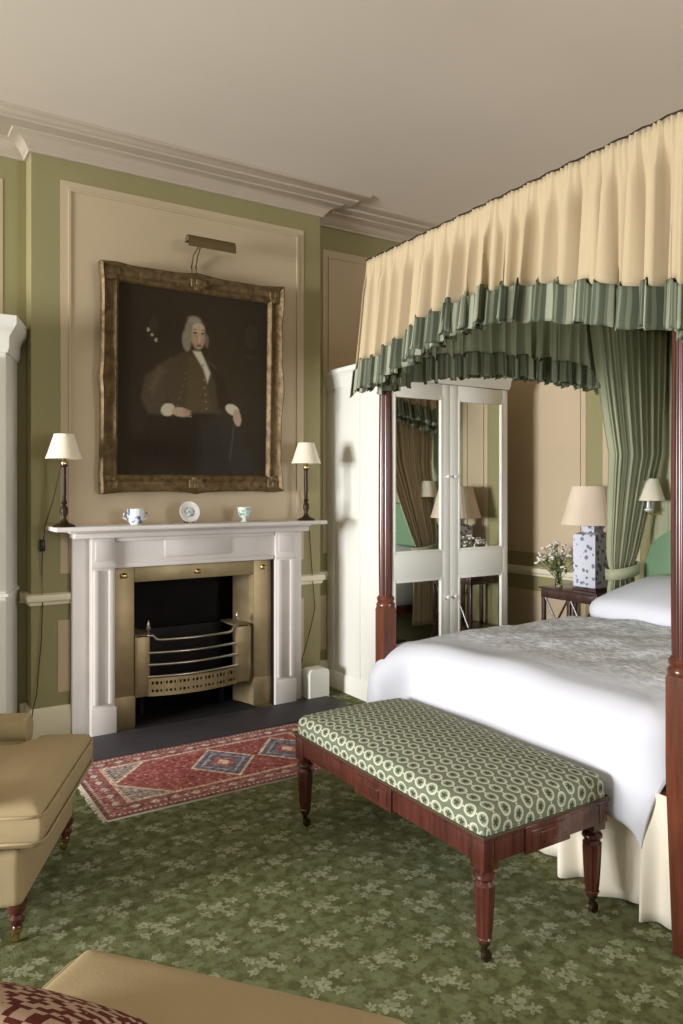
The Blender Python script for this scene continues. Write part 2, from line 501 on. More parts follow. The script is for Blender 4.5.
# painted panels with a small moulding
tn = [4]
def panel(axis, at, sgn, u0, u1, z0, z1, mould=True):
    """cream field + raised bead frame lying on a wall plane, facing sgn"""
    def bx(b, a, c, e, f, t, t0=0.0):
        lo, hi = sorted((at+sgn*t0, at+sgn*t))
        if axis == 1: b.box(a, c, lo, hi, e, f)
        else: b.box(lo, hi, a, c, e, f)
    b = MB(); bx(b, u0, u1, z0, z1, .004)
    if mould:
        i = .045
        if u1-u0 > .3:
            for (a, c, e, f) in ((u0+i, u0+i+.014, z0+i, z1-i), (u1-i-.014, u1-i, z0+i, z1-i), (u0+i+.014, u1-i-.014, z0+i, z0+i+.014), (u0+i+.014, u1-i-.014, z1-i-.014, z1-i)):
                bx(b, a, c, e, f, .012, .004)
    o = b.build('trim_%d' % tn[0], 'cream_paint'); tn[0] += 1; return struct(o)
panel(1, YB, -1, 1.012, 2.69, .98, 3.345)
panel(1, YB, -1, .998, 1.068, .27, .70); panel(1, YB, -1, 2.648, 2.692, .27, .70)
panel(1, YA, -1, 2.95, 4.40, 1.0, 3.30)
panel(1, YA, -1, 2.91, 2.98, .27, .68)
panel(1, YA, -1, -.9, .716, .98, 3.34)
panel(0, XR, -1, 3.70, 4.80, .98, 3.33); panel(0, XR, -1, 3.70, 4.80, .27, .68); panel(0, XR, -1, 3.24, 3.55, .98, 3.33)
panel(0, XR, -1, -1.6, 1.0, .98, 3.33)
panel(0, XL, 1, 3.95, 4.7, .98, 3.33); panel(0, XL, 1, -1.9, 1.1, .98, 3.33)

# ================================================================ FIREPLACE
fp = thing('fireplace', 'white painted wooden fireplace surround with brass lined fire opening on chimney breast', 'fireplace', (1.86, YB, 0))
SH = 1.222
b = MB(); b.box(.925, 2.712, 4.42, YB, SH+.022, SH+.048, .006); b.box(1.03, 2.65, 4.54, YB, SH+.004, SH+.022, .005); b.box(1.06, 2.652, 4.565, YB, SH-.03, SH+.004, .006)
b.build('mantel_shelf', 'mantel_paint', fp, smooth=True)
b = MB()
b.box(1.30, 2.40, 4.615, YB, 1.02, SH-.03, .003); b.box(1.31, 2.39, 4.60, 4.615, SH-.055, SH-.03, .004)
b.box(1.62, 2.06, 4.605, 4.615, 1.06, 1.17, .004); b.box(1.29, 2.39, 4.603, 4.615, 1.005, 1.03, .004)
b.build('frieze', 'mantel_paint', fp, smooth=True)
def jamb(x0, x1, out0, out1):
    b = MB()
    b.box(out0, out1, 4.66, YB, 0, SH-.03, .003)                       # stepped back outer slip
    b.box(x0, x1, 4.59, YB, 0, SH-.03, .003)                           # pilaster
    b.box(x0-.008, x1+.008, 4.578, 4.592, 0, .17, .004)                # plinth block
    w_ = x1-x0
    b.box(x0+w_*.06, x0+w_*.30, 4.572, 4.592, .19, 1.0, .007); b.box(x0+w_*.70, x0+w_*.94, 4.572, 4.592, .19, 1.0, .007)
    b.box(x0-.004, x1+.004, 4.58, 4.592, 1.01, 1.035, .004); b.box(x0+.02, x1-.02, 4.583, 4.592, 1.055, SH-.05, .004)
    return b.build('jamb', 'mantel_paint', fp, smooth=True)
jamb(1.165, 1.302, 1.072, 1.165); jamb(2.40, 2.548, 2.548, 2.64)
b = MB()
b.box(1.306, 1.44, 4.655, 4.70, 0, 1.003, .003); b.box(2.262, 2.396, 4.655, 4.70, 0, 1.003, .003); b.box(1.44, 2.262, 4.655, 4.70, .905, 1.003, .003)
b.box(1.306, 1.445, 4.648, 4.657, 0, .20, .003); b.box(2.257, 2.396, 4.648, 4.657, 0, .20, .003)
b.prism([(1.44, 4.655), (1.44, 4.66), (1.50, 4.86), (1.495, 4.86)], 2, 0, .905); b.prism([(2.262, 4.655), (2.262, 4.66), (2.20, 4.86), (2.205, 4.86)], 2, 0, .905)
br = b.build('brass_surround', 'aged_brass', fp, smooth=True)
for x in (1.375, 1.855, 2.33):
    b = MB(); b.box(x-.022, x+.022, 4.64, 4.656, .935, .965, .006); b.lathe([(.012, 0), (.014, .004), (.006, .012), (.002, .014)], (x, 4.64, .955), 12)
    b.build('ornament', 'bright_brass', br, smooth=True)
b = MB(); b.box(1.302, 1.306, 4.62, YB, 0, 1.01); b.box(2.396, 2.40, 4.62, YB, 0, 1.01); b.box(1.306, 2.396, 4.63, YB, 1.003, 1.012)
b.build('iron_edge', 'iron', fp)
b = MB()
b.box(1.44, 2.26, 5.05, 5.07, 0, .925); b.box(1.42, 1.44, 4.71, 5.07, 0, .925); b.box(2.26, 2.28, 4.71, 5.07, 0, .925); b.box(1.44, 2.26, 4.71, 5.05, .915, .925); b.box(1.44, 2.26, 4.71, 5.05, .002, .012); b.box(1.445, 2.255, 4.58, 4.71, .001, .012)
b.build('firebox', 'soot', fp)
# basket grate
gr = thing('fire_grate', 'steel barred basket grate with brass fretwork and urn finials inside the fireplace', 'grate', (1.83, 4.70, 0.012))
GX0, GX1 = 1.525, 2.135
def bowy(x): t = (x-(GX0+GX1)/2)/((GX1-GX0)/2); return 4.645 - .055*(1-t*t)
for z, nm in ((.535, 0), (.455, 1), (.38, 1), (.305, 1)):
    pts = [(GX0+(GX1-GX0)*i/16, bowy(GX0+(GX1-GX0)*i/16), z) for i in range(17)]
    if nm == 0: pts = [(GX0-.005, 4.645, .565), (GX0+.03, 4.642, .563), (GX0+.05, 4.63, .54)] + pts[2:-2] + [(GX1-.05, 4.63, .54), (GX1-.03, 4.642, .563), (GX1+.005, 4.645, .565)]
    MB().tube(pts, .009, 10).build('bar', 'steel', gr, smooth=True)
def fret():
    b = MB(); z0, z1 = .195, .285; n = 22
    def strip(za, zb):
        P = []
        for i in range(25):
            x = GX0+(GX1-GX0)*i/24; P.append((x, bowy(x)-.004))
        for i in range(24):
            (xa, ya), (xb, yb) = P[i], P[i+1]
            vs = [b.bm.verts.new(p) for p in ((xa, ya, za), (xb, yb, za), (xb, yb, zb), (xa, ya, zb), (xa, ya+.008, za), (xb, yb+.008, za), (xb, yb+.008, zb), (xa, ya+.008, zb))]
            for q in ((0, 1, 2, 3), (7, 6, 5, 4), (0, 4, 5, 1), (3, 2, 6, 7)): b.bm.faces.new([vs[k] for k in q])
    strip(z0-.012, z0+.012); strip(z1-.01, z1+.01); strip(.236, .244)
    for i in range(n):
        x = GX0+.01+(GX1-GX0-.02)*i/(n-1); y = bowy(x); wd = .005 if i % 3 else .011
        b.box(x-wd, x+wd, y-.004, y+.004, z0, z1)
        if i < n-1:
            xm = x+(GX1-GX0-.02)/(n-1)/2; b.box(xm-.009, xm+.009, bowy(xm)-.004, bowy(xm)+.004, .224, .256)
    return b.build('fretwork', 'aged_brass', gr)
fret()
for (xa, xb) in ((1.442, 1.535), (2.125, 2.222)):
    b = MB(); b.box(xa, xb, 4.642, 4.66, .185, .572, .003); b.box(xa+.008, xb-.008, 4.638, 4.644, .20, .555, .002); b.box(xa, xb, 4.642, 4.90, .56, .572)
    b.build('hob_panel', 'aged_brass', gr, smooth=True)
for x in (1.527, 2.133):
    MB().lathe([(.010, 0), (.012, .006), (.005, .012), (.006, .02), (.015, .034), (.016, .045), (.008, .056), (.010, .062), (.006, .074), (.002, .088)], (x, 4.645, .572), 14).build('finial', 'steel', gr, smooth=True)
b = MB(); b.box(1.53, 2.13, 4.66, 4.90, .19, .205); b.box(1.53, 2.13, 4.895, 4.91, .19, .56); b.box(1.535, 1.56, 4.84, 4.88, .012, .19); b.box(2.10, 2.125, 4.84, 4.88, .012, .19); b.build('iron_basket', 'iron', gr)
# hearth
tag(recenter(MB().box(1.02, 2.80, 4.18, 4.577, 0.0005, .014, .004).build('hearth_slab', 'slate', smooth=True)), 'dark slate hearth slab on the floor in front of the fireplace', 'hearth')

# ================================================================ PORTRAIT
def painting_mesh(w_, h, nx, ny):
    """a dark portrait: standing man in brown coat, pale wig, hand on hip, hand on a stick"""
    import numpy as np
    x, y = np.meshgrid((np.arange(nx+1)/nx), (np.arange(ny+1)/ny))       # 0..1, y up
    img = np.zeros(x.shape+(3,))
    rng = np.random.default_rng(3)
    base = np.array([58, 46, 30.]); img[:] = base
    g = np.exp(-((x-.62)**2/.10+(y-.55)**2/.2)); img += g[..., None]*np.array([14, 12, 8.])
    def soft(mask, c, a=1.0):
        nonlocal img
        m_ = np.clip(mask, 0, 1)[..., None]*a; img = img*(1-m_)+np.array(c, float)*m_
    def ell(cx, cy, rx, ry, rot=0, s=.12):
        dx, dy = (x-cx), (y-cy)*h/w_; c_, s_ = math.cos(rot), math.sin(rot)
        u = (dx*c_+dy*s_)/rx; v = (-dx*s_+dy*c_)/ry; return (1-np.sqrt(u*u+v*v))/s
    def poly(pts, s=.012):
        # signed inside test by winding, softened with distance to edges
        P = [(a, b_) for a, b_ in pts]; ins = np.zeros(x.shape, bool); dist = np.full(x.shape, 9.)
        for i in range(len(P)):
            (xa, ya), (xb, yb) = P[i], P[(i+1) % len(P)]
            cond = ((ya > y) != (yb > y)); xi = (xb-xa)*(y-ya)/((yb-ya) or 1e-9)+xa; ins ^= cond & (x < xi)
            t = np.clip(((x-xa)*(xb-xa)+(y-ya)*(yb-ya))/((xb-xa)**2+(yb-ya)**2+1e-9), 0, 1)
            dist = np.minimum(dist, np.hypot(x-xa-t*(xb-xa), y-ya-t*(yb-ya)))
        return .5+np.where(ins, dist, -dist)/s
    # landscape at left and still life at right, very dim
    soft(ell(.22, .80, .03, .05), (84, 70, 48), .4); soft(ell(.88, .79, .05, .09), (82, 66, 46), .45); soft(ell(.87, .68, .06, .01), (90, 74, 50), .4)
    for (a, b_) in ((.185, .77), (.21, .745), (.235, .72)): soft(ell(a, b_, .011, .013), (190, 175, 140), .8)
    x = x+.03; y = y-.008
    # skirt of the coat and legs
    soft(poly([(.20, .33), (.64, .36), (.78, .0), (.16, .0)], .05), (54, 42, 28), .9)
    soft(poly([(.56, .30), (.80, .34), (.97, .0), (.55, .0)], .06), (62, 54, 46), .8)
    # body
    soft(poly([(.36, .62), (.44, .665), (.56, .655), (.66, .60), (.72, .48), (.70, .34), (.38, .33), (.33, .45)], .02), (86, 70, 46))
    soft(poly([(.48, .64), (.58, .64), (.64, .34), (.46, .34)], .02), (96, 78, 46))
    # bent arm at left
    soft(poly([(.36, .63), (.44, .60), (.36, .44), (.33, .37), (.40, .345), (.38, .31), (.22, .32), (.17, .40), (.20, .52)], .02), (86, 68, 46))
    soft(poly([(.28, .58), (.33, .56), (.25, .42), (.22, .45)], .03), (104, 84, 58), .7)
    # right arm
    soft(poly([(.62, .60), (.70, .56), (.78, .40), (.75, .35), (.68, .37), (.66, .5)], .02), (66, 50, 34))
    # cuffs and hands
    soft(ell(.345, .345, .05, .042, .4), (196, 180, 150)); soft(ell(.43, .335, .065, .032, -.1), (188, 150, 118))
    for k in range(3): soft(ell(.475, .345-.014*k, .035, .007, -.25, .3), (170, 130, 98), .9)
    soft(ell(.78, .365, .055, .036, -.4), (204, 188, 158)); soft(ell(.815, .32, .03, .06, .2), (186, 150, 118))
    soft(poly([(.79, .28), (.80, .28), (.77, .08), (.76, .08)], .01), (110, 92, 70), .6)
    # cravat, wig, face
    soft(poly([(.50, .675), (.56, .675), (.625, .56), (.605, .50), (.575, .58)], .012), (206, 194, 166))
    soft(ell(.518, .785, .076, .092, .05, .2), (138, 126, 104)); soft(ell(.462, .725, .034, .078, .1, .25), (142, 130, 106)); soft(ell(.598, .735, .016, .05, 0, .3), (120, 106, 84)); soft(ell(.51, .845, .055, .03, 0, .4), (158, 148, 124), .7)
    soft(ell(.54, .755, .052, .094, .0, .2), (178, 142, 108)); soft(ell(.54, .80, .045, .035), (208, 170, 132), .8)
    soft(ell(.548, .745, .010, .030), (216, 174, 134), .7)
    for dx in (-.022, .030): soft(ell(.540+dx, .775, .013, .007), (70, 46, 34), .9); soft(ell(.540+dx, .79, .016, .004), (96, 70, 50), .8)
    soft(ell(.545, .705, .02, .006), (136, 72, 58), .9); soft(ell(.515, .735, .014, .022), (202, 142, 110), .5)
    for k in range(7): soft(ell(.575+.004*k, .60-.04*k, .007, .008), (150, 126, 76), .8)
    for k in range(6): soft(ell(.46-.01*k, .55-.035*k, .006, .007), (140, 116, 70), .6)
    lum = img.mean(-1, keepdims=True); img = (img*.72+lum*.28)*.93
    n = rng.normal(0, 1.8, x.shape)[..., None]; img = np.clip(img+n, 8, 240)/255*1.0
    lin_ = np.where(img <= .04045, img/12.92, ((img+.055)/1.055)**2.4)
    return lin_
PW, PH = 1.03, 1.19
CXP, ZP0 = 1.853, 1.472
FW = .105
OWH, OH = PW/2+FW, PH+2*FW
pic = thing('framed_portrait', 'large dark oil portrait of a wigged man in a brown coat in carved gilt frame', 'painting', (CXP, 4.70, ZP0))
pic.rotation_euler = (math.radians(1.6), 0, 0)
b = MB()
prof = [(0, 0), (0, .045), (.012, .058), (.022, .050), (.034, .036), (.06, .030), (.078, .040), (.088, .046), (.098, .038), (.105, .026), (.108, .02), (.108, 0)]
def frame_bars(b):
    # mitred frame in local coords: x, z plane, y forward (-)
    x0, x1, z0, z1 = -OWH, OWH, 0, OH
    loop_ = [(x0, z0), (x1, z0), (x1, z1), (x0, z1)]
    inn = [(1, 1), (-1, 1), (-1, -1), (1, -1)]
    N = 14; rows = []
    for i in range(4):
        a, c = loop_[i], loop_[(i+1) % 4]; ia, ic = inn[i], inn[(i+1) % 4]
        for k in range(N):
            t = k/N; px, pz = a[0]+(c[0]-a[0])*t, a[1]+(c[1]-a[1])*t
            ix, iz = ia[0]+(ic[0]-ia[0])*t, ia[1]+(ic[1]-ia[1])*t
            # carved swells at corners and centres push the outer edge out
            e = min(abs(t), abs(1-t)); sw = .016*max(0, 1-e/.12) + .013*max(0, 1-abs(t-.5)/.1)
            nx, nz = [(0, -1), (1, 0), (0, 1), (-1, 0)][i]
            row = []
            for (o, d) in prof:
                fade = max(0, 1-o/.07)
                row.append(b.bm.verts.new((px+ix*o+nx*sw*fade + (ix*0), -d*(1+.25*(sw > .003)*fade), pz+iz*o+nz*sw*fade)))
            rows.append(row)
    n = len(rows)
    for i in range(n):
        A, B = rows[i], rows[(i+1) % n]
        for k in range(len(prof)-1): b.bm.faces.new((A[k], B[k], B[k+1], A[k+1]))
frame_bars(b)
fr = b.build('frame', 'gilt_frame', pic, smooth=True, local=True)
for (x, z) in ((-OWH+.05, .05), (OWH-.05, .05), (-OWH+.05, OH-.05), (OWH-.05, OH-.05), (0, OH-.04), (0, .04)):
    b = MB()
    for k in range(7):
        a = 2*PI*k/7; b.pillow((x+.034*math.cos(a), -.040, z+.034*math.sin(a)), (.024, .009, .024), .0085, 0, 2)
    b.pillow((x, -.044, z), (.022, .01, .022), .0095, 0, 2)
    b.build('carved_rosette', 'gilt_frame', fr, smooth='all', local=True)
def canvas():
    NX, NY = 150, 180
    lin_ = painting_mesh(PW, PH, NX, NY)
    b = MB(); b.grid(NX, NY, lambda u, v: (-PW/2+u*PW, -.016, FW+v*PH))
    o = b.build('canvas', 'oil_painting', pic, local=True)
    me = o.data; at = me.color_attributes.new('paint', 'FLOAT_COLOR', 'POINT')
    for i in range(NX+1):
        for j in range(NY+1):
            c = lin_[j, i]; at.data[i*(NY+1)+j].color = (c[0], c[1], c[2], 1)
canvas()
MB().box(-PW/2, PW/2, -.012, -.002, FW, FW+PH).build('backboard', 'rail_black', pic, local=True)

pl = thing('picture_light', 'aged brown picture light on thin arms above the portrait frame', 'lamp', (1.92, 4.66, 2.90))
def plamp():
    b = MB()
    # half-round trough shade with end caps
    n = 10; x0, x1 = 1.745, 2.07; rows = []
    for x in (x0, x1): rows.append([b.bm.verts.new((x, 4.555+.035*math.cos(PI*k/n), 3.062+.042*math.sin(PI*k/n))) for k in range(n+1)])
    for k in range(n): b.bm.faces.new((rows[0][k], rows[0][k+1], rows[1][k+1], rows[1][k]))
    b.bm.faces.new(rows[0]); b.bm.faces.new(rows[1][::-1])
    b.box(x0, x1, 4.519, 4.523, 3.025, 3.064)
    b.build('trough_shade', 'old_bronze', pl, smooth=True)
    MB().tube([(1.83, 4.675, 2.87), (1.83, 4.69, 2.95), (1.83, 4.66, 3.01), (1.84, 4.575, 3.06)], .005).tube([(1.86, 4.675, 2.87), (1.86, 4.69, 2.95), (1.86, 4.66, 3.01), (1.85, 4.575, 3.06)], .005).build('arm', 'old_bronze', pl, smooth=True)
    MB().box(1.81, 1.88, 4.67, 4.69, 2.845, 2.885, .004).build('clamp', 'old_bronze', pl, smooth=True)
plamp()

# ================================================================ MANTEL LAMPS AND CHINA
def pleated_cone(b, c, r0, z0, r1, z1, n=40, amp=.02):
    seg = n*2
    def f(a, z): return 1+amp*math.sin(n*a)
    prof = [(r0*1.015, z0), (r0, z0+.006)] + [(r0+(r1-r0)*t, z0+(z1-z0)*t) for t in (.25, .5, .75)] + [(r1, z1-.004), (r1*1.02, z1)]
    b.lathe(prof, c, seg, f, cap=False)
MT = SH+.048
def candle_lamp(x, label):
    t = thing('mantel_lamp', label, 'lamp', (x, 4.52, MT), group=None)
    MB().lathe([(.062, 0), (.064, .006), (.05, .014), (.026, .024), (.016, .04), (.012, .055), (.022, .085), (.02, .11), (.011, .125), (.018, .14), (.011, .155), (.013, .22), (.011, .30), (.012, .345), (.02, .352), (.02, .36)], (x, 4.52, MT), 20).build('candlestick', 'bronze', t, smooth=True)
    MB().lathe([(.016, .36), (.018, .37), (.013, .38), (.013, .42), (.018, .43), (.006, .435), (.006, .50)], (x, 4.52, MT), 16).build('socket', 'bright_brass', t, smooth=True)
    b = MB(); pleated_cone(b, (x, 4.52, MT), .098, .392, .054, .535); b.build('lamp_shade', 'shade_cream', t, smooth='all', solid=.002)
    return t
lmp = candle_lamp(.99, 'dark bronze candlestick lamp with cream pleated shade on left end of mantelpiece')
cd = MB().tube([(.985, 4.53, 1.655), (.975, 4.56, 1.60), (.945, 4.60, 1.42), (.915, 4.66, 1.28), (.906, 4.69, 1.16), (.903, 4.70, 1.0), (.908, 4.705, .8), (.900, 4.695, .6), (.885, 4.70, .42), (.872, 4.69, .28), (.85, 4.68, .20), (.838, 4.675, .1), (.83, 4.67, .012)], .0035, 6).build('cord', 'cord_brown', lmp, smooth=True)
MB().box(.891, .921, 4.685, 4.712, 1.12, 1.19, .005).build('inline_switch', 'rail_black', cd, smooth=True)
lmp = candle_lamp(2.598, 'dark bronze candlestick lamp with cream pleated shade on right end of mantelpiece')
MB().tube([(2.60, 4.53, 1.655), (2.63, 4.60, 1.55), (2.68, 4.68, 1.40), (2.722, 4.70, 1.26), (2.745, 4.70, .95), (2.775, 4.70, .62), (2.74, 4.695, .50), (2.70, 4.70, .36), (2.66, 4.70, .24)], .0035, 6).build('cord', 'cord_brown', lmp, smooth=True)
# china
def cachepot(x, y, r, h, mat, label, foot=False, handles=True):
    t = thing('china_pot', label, 'pot', (x, y, MT))
    if foot: pr = [(r*.55, 0), (r*.6, .004), (r*.3, .012), (r*.35, .02), (r*.85, .045), (r, h*.8), (r*1.05, h), (r*.98, h), (r*.9, h*.8), (r*.4, .03)]
    else: pr = [(r*.6, 0), (r*.65, .004), (r*.92, h*.35), (r, h*.7), (r*.94, h), (r*.88, h), (r*.92, h*.7), (r*.5, .012)]
    MB().lathe(pr, (x, y, MT), 24).build('body', mat, t, smooth=True)
    if handles:
        for s in (-1, 1):
            MB().tube([(x+s*r*.9, y, MT+h*.75), (x+s*(r+.022), y, MT+h*.7), (x+s*(r+.024), y, MT+h*.45), (x+s*r*.85, y, MT+h*.3)], .005, 8).build('handle', mat, t, smooth=True)
cachepot(1.41, 4.53, .052, .098, 'blue_white_china', 'blue and white china cup with handles on mantelpiece left of the plate')
cachepot(2.136, 4.53, .045, .098, 'celadon_china', 'pale green china cup on a small foot on the mantelpiece, right of the plate', foot=True, handles=False)
pt = thing('china_plate', 'small round white plate propped upright in the middle of the mantelpiece', 'plate', (1.766, 4.56, MT))
b = MB(); b.lathe([(.0, .004), (.034, .004), (.04, .007), (.066, .012), (.068, .010), (.066, .006), (.04, 0), (.0, 0)][1:-1], (0, 0, 0), 32)
b.xform(Matrix.Translation((1.766, 4.565, MT+.07)) @ Matrix.Rotation(math.radians(80), 4, 'X')); b.build('rim', 'pale_porcelain', pt, smooth=True)
b = MB(); b.lathe([(.002, .0045), (.030, .0045), (.033, .0055), (.030, .007), (.002, .007)], (0, 0, 0), 24); b.xform(Matrix.Translation((1.766, 4.565, MT+.07)) @ Matrix.Rotation(math.radians(80), 4, 'X')); b.build('well', 'celadon_china', pt, smooth=True)
b = MB()
for s in (-1, 1): b.tube([(1.766+s*.02, 4.54, MT+.012), (1.766+s*.02, 4.535, MT+.004), (1.766+s*.02, 4.60, MT+.004), (1.766+s*.012, 4.59, MT+.08)], .003, 6)
b.build('plate_stand', 'bronze', pt, smooth=True)

# white box by the mantel
wb = MB(); R = .03; X0, X1, Z1 = 2.665, 2.822, .208
poly = [(X0, .001), (X1, .001)] + [(X1-R+R*math.cos(a), Z1-R+R*math.sin(a)) for a in [PI/2*k/5 for k in range(6)]] + [(X0+R-R*math.sin(a), Z1-R+R*math.cos(a)) for a in [PI/2*k/5 for k in range(6)]]
wb.prism(poly, 1, 4.58, 4.69)
tag(recenter(wb.build('waste_bin', 'white_paint', smooth=True)), 'small white box with rounded top corners on the floor between mantel and wardrobe', 'box')

# ================================================================ WARDROBE
WX0, WX1, WY0, WY1, WZ = 2.99, 4.136, 4.13, 4.875, 2.37
wd = thing('wardrobe', 'tall white painted wardrobe with mirrored double doors in the alcove by the bed', 'wardrobe', ((WX0+WX1)/2, (WY0+WY1)/2, 0))
b = MB(); b.box(WX0, WX1, WY0+.02, WY1, .0, 2.26, .004)
for (y0, y1) in ((WY0+.02, WY0+.10), (WY1-.10, WY1)): b.box(WX0-.006, WX0, y0, y1, .14, 2.2, .002)
b.box(WX0-.006, WX0, WY0+.30, WY0+.304, .14, 2.2)
b.build('carcass', 'white_paint', wd, smooth=True)
b = MB(); path = [(WX0, WY1), (WX0, WY0), (WX1, WY0), (WX1, WY1)]
b.sweep(path, [(0, 2.235), (.008, 2.235), (.01, 2.25), (.014, 2.26), (.018, 2.30), (.034, 2.335), (.04, 2.34), (.04, 2.37), (0, 2.37)], inner=-1); b.box(WX0, WX1, WY0+.001, WY1, 2.26, 2.369)
b.build('cornice', 'white_paint', wd, smooth=True)
b = MB(); b.sweep(path, [(0, 0), (.014, 0), (.014, .11), (.006, .13), (0, .13)], inner=-1); b.build('plinth', 'white_paint', wd, smooth=True)
def wdoor(x0, x1, m0, m1, kx):
    b = MB(); y0, y1 = WY0, WY0+.022; Z = [(.14, .27), (.858, 1.04), (2.135, 2.23)]   # rails
    b.box(x0, m0, y0, y1, .14, 2.23, .002); b.box(m1, x1, y0, y1, .14, 2.23, .002)
    for (a, c) in Z: b.box(m0, m1, y0, y1, a, c, .001)
    d = b.build('door', 'white_paint', wd, smooth=True)
    for (z0, z1) in ((.27, .858), (1.04, 2.135)):
        MB().box(m0, m1, y0+.009, y0+.013, z0, z1).build('mirror', 'mirror_glass', d, label='mirror panel of white wardrobe door')
        b = MB(); t = .018
        for (a, c, e, f) in ((m0, m0+t, z0, z1), (m1-t, m1, z0, z1), (m0+t, m1-t, z0, z0+t), (m0+t, m1-t, z1-t, z1)): b.box(a, c, y0-.003, y0+.009, e, f, .003)
        b.build('bead', 'white_paint', d, smooth=True)
    for z in (1.575, .715):
        b = MB(); b.lathe([(.008, 0), (.008, .012), (.015, .018), (.017, .026), (.012, .034), (.002, .037)], (0, 0, 0), 14); b.xform(Matrix.Translation((kx, y0, z)) @ Matrix.Rotation(PI/2, 4, 'X')); b.build('knob', 'pale_porcelain', d, smooth=True)
wdoor(WX0+.004, 3.560, 3.062, 3.492, 3.528); wdoor(3.563, WX1-.004, 3.640, 4.082, 3.595)

# ================================================================ CUPBOARD AT THE LEFT
cb = thing('corner_cupboard', 'tall white cupboard with canted end and moulded cornice in the left alcove', 'cupboard', (.2, 4.7, 0))
CP = [(-.25, 4.87), (-.25, 4.55), (.683, 4.55), (.795, 4.87)]
b = MB(); b.prism(CP, 2, 0, 2.40); b.build('carcass', 'white_paint', cb)
b = MB(); b.sweep(CP, [(0, 2.25), (.012, 2.25), (.014, 2.265), (.02, 2.275), (.022, 2.34), (.045, 2.375), (.05, 2.38), (.065, 2.405), (.065, 2.45), (0, 2.45)], inner=-1); b.prism(CP, 2, 2.40, 2.449); b.build('cornice', 'white_paint', cb, smooth=True)
b = MB(); b.sweep(CP, [(0, 0), (.012, 0), (.012, .12), (0, .13)], inner=-1); b.build('plinth', 'white_paint', cb)
for (z0, z1) in ((.16, .87), (.92, 2.22)):
    for (x0, x1) in ((-.22, .205), (.215, .645)):
        b = MB(); b.box(x0, x1, 4.53, 4.55, z0, z1, .003); 
        b.box(x0+.07, x1-.07, 4.524, 4.532, z0+.08, z1-.08, .006)
        d = b.build('door', 'white_paint', cb, smooth=True)
        kx = x1-.03 if x0 < 0 else x0+.03
        b = MB(); b.lathe([(.006, 0), (.013, .012), (.015, .02), (.002, .028)], (0, 0, 0), 12); b.xform(Matrix.Translation((kx, 4.53, (z0+z1)/2)) @ Matrix.Rotation(PI/2, 4, 'X')); b.build('knob', 'bright_brass', d, smooth=True)
b = MB()
b.sweep(CP, [(0, .885), (.014, .888), (.014, .905), (0, .908)], inner=-1); b.build('waist_moulding', 'white_paint', cb, smooth=True)

# ================================================================ BED
PXF, PXH, PYN, PYF = 2.225, 4.455, 1.447, 3.07
bed = thing('four_poster_bed', 'mahogany four poster bed with cream pleated canopy edged in green', 'bed', ((PXF+PXH)/2, (PYN+PYF)/2, 0))
def post(x, y):
    b = MB(); hw = .037
    # square lower block, tapering to the foot, as one four-sided lathe
    R2 = math.sqrt(2)
    b.lathe([(hw*.62*R2, 0), (hw*.62*R2, .03), (hw*.98*R2, .55), (hw*R2, .62), (hw*R2, .885), (hw*.93*R2, .897)], (x, y, 0), 4)
    b.lathe([(.045, .895), (.047, .905), (.047, .915), (.040, .925), (.044, .935), (.044, .945), (.036, .955)], (x, y, 0), 28)
    lo = b.build('base_block', 'mahogany', None, smooth=True)
    b = MB()
    fl = lambda a, z: 1-.10*abs(math.sin(a*6))
    b.lathe([(.034, .95), (.0355, 1.05), (.037, 1.25), (.036, 1.6), (.033, 1.95), (.030, 2.25), (.029, 2.5)], (x, y, 0), 84, fl)
    b.lathe([(.029, 2.5), (.036, 2.51), (.036, 2.53), (.03, 2.545)], (x, y, 0), 24)
    return lo, b
for (x, y) in ((PXF, PYN), (PXF, PYF), (PXH, PYN), (PXH, PYF)):
    lo, b = post(x, y)
    off = bed.location
    p = b.build('bed_post', 'dark_mahogany', bed, smooth=True)
    lo.data.transform(Matrix.Translation(-Vector(off))); lo.parent = p; lo['label'] = 'square tapered lower block of the post'
# tester frame + flat lining
b = MB(); ZT = 2.60
b.box(PXF-.055, PXF+.03, PYN-.05, PYF+.05, 2.545, ZT); b.box(PXH-.03, PXH+.04, PYN-.05, PYF+.05, 2.545, ZT)
b.box(PXF+.03, PXH-.03, PYN-.05, PYN+.03, 2.545, ZT); b.box(PXF+.03, PXH-.03, PYF-.03, PYF+.05, 2.545, ZT)
b.build('tester_frame', 'dark_mahogany', bed)
MB().box(PXF+.03, PXH-.03, PYN+.03, PYF-.03, 2.565, 2.59).build('canopy_lining', 'green_lining', bed)
MB().box(PXF-.07, PXH+.04, PYN-.07, PYF+.07, ZT, ZT+.012).build('canopy_top', 'cream_fabric', bed)

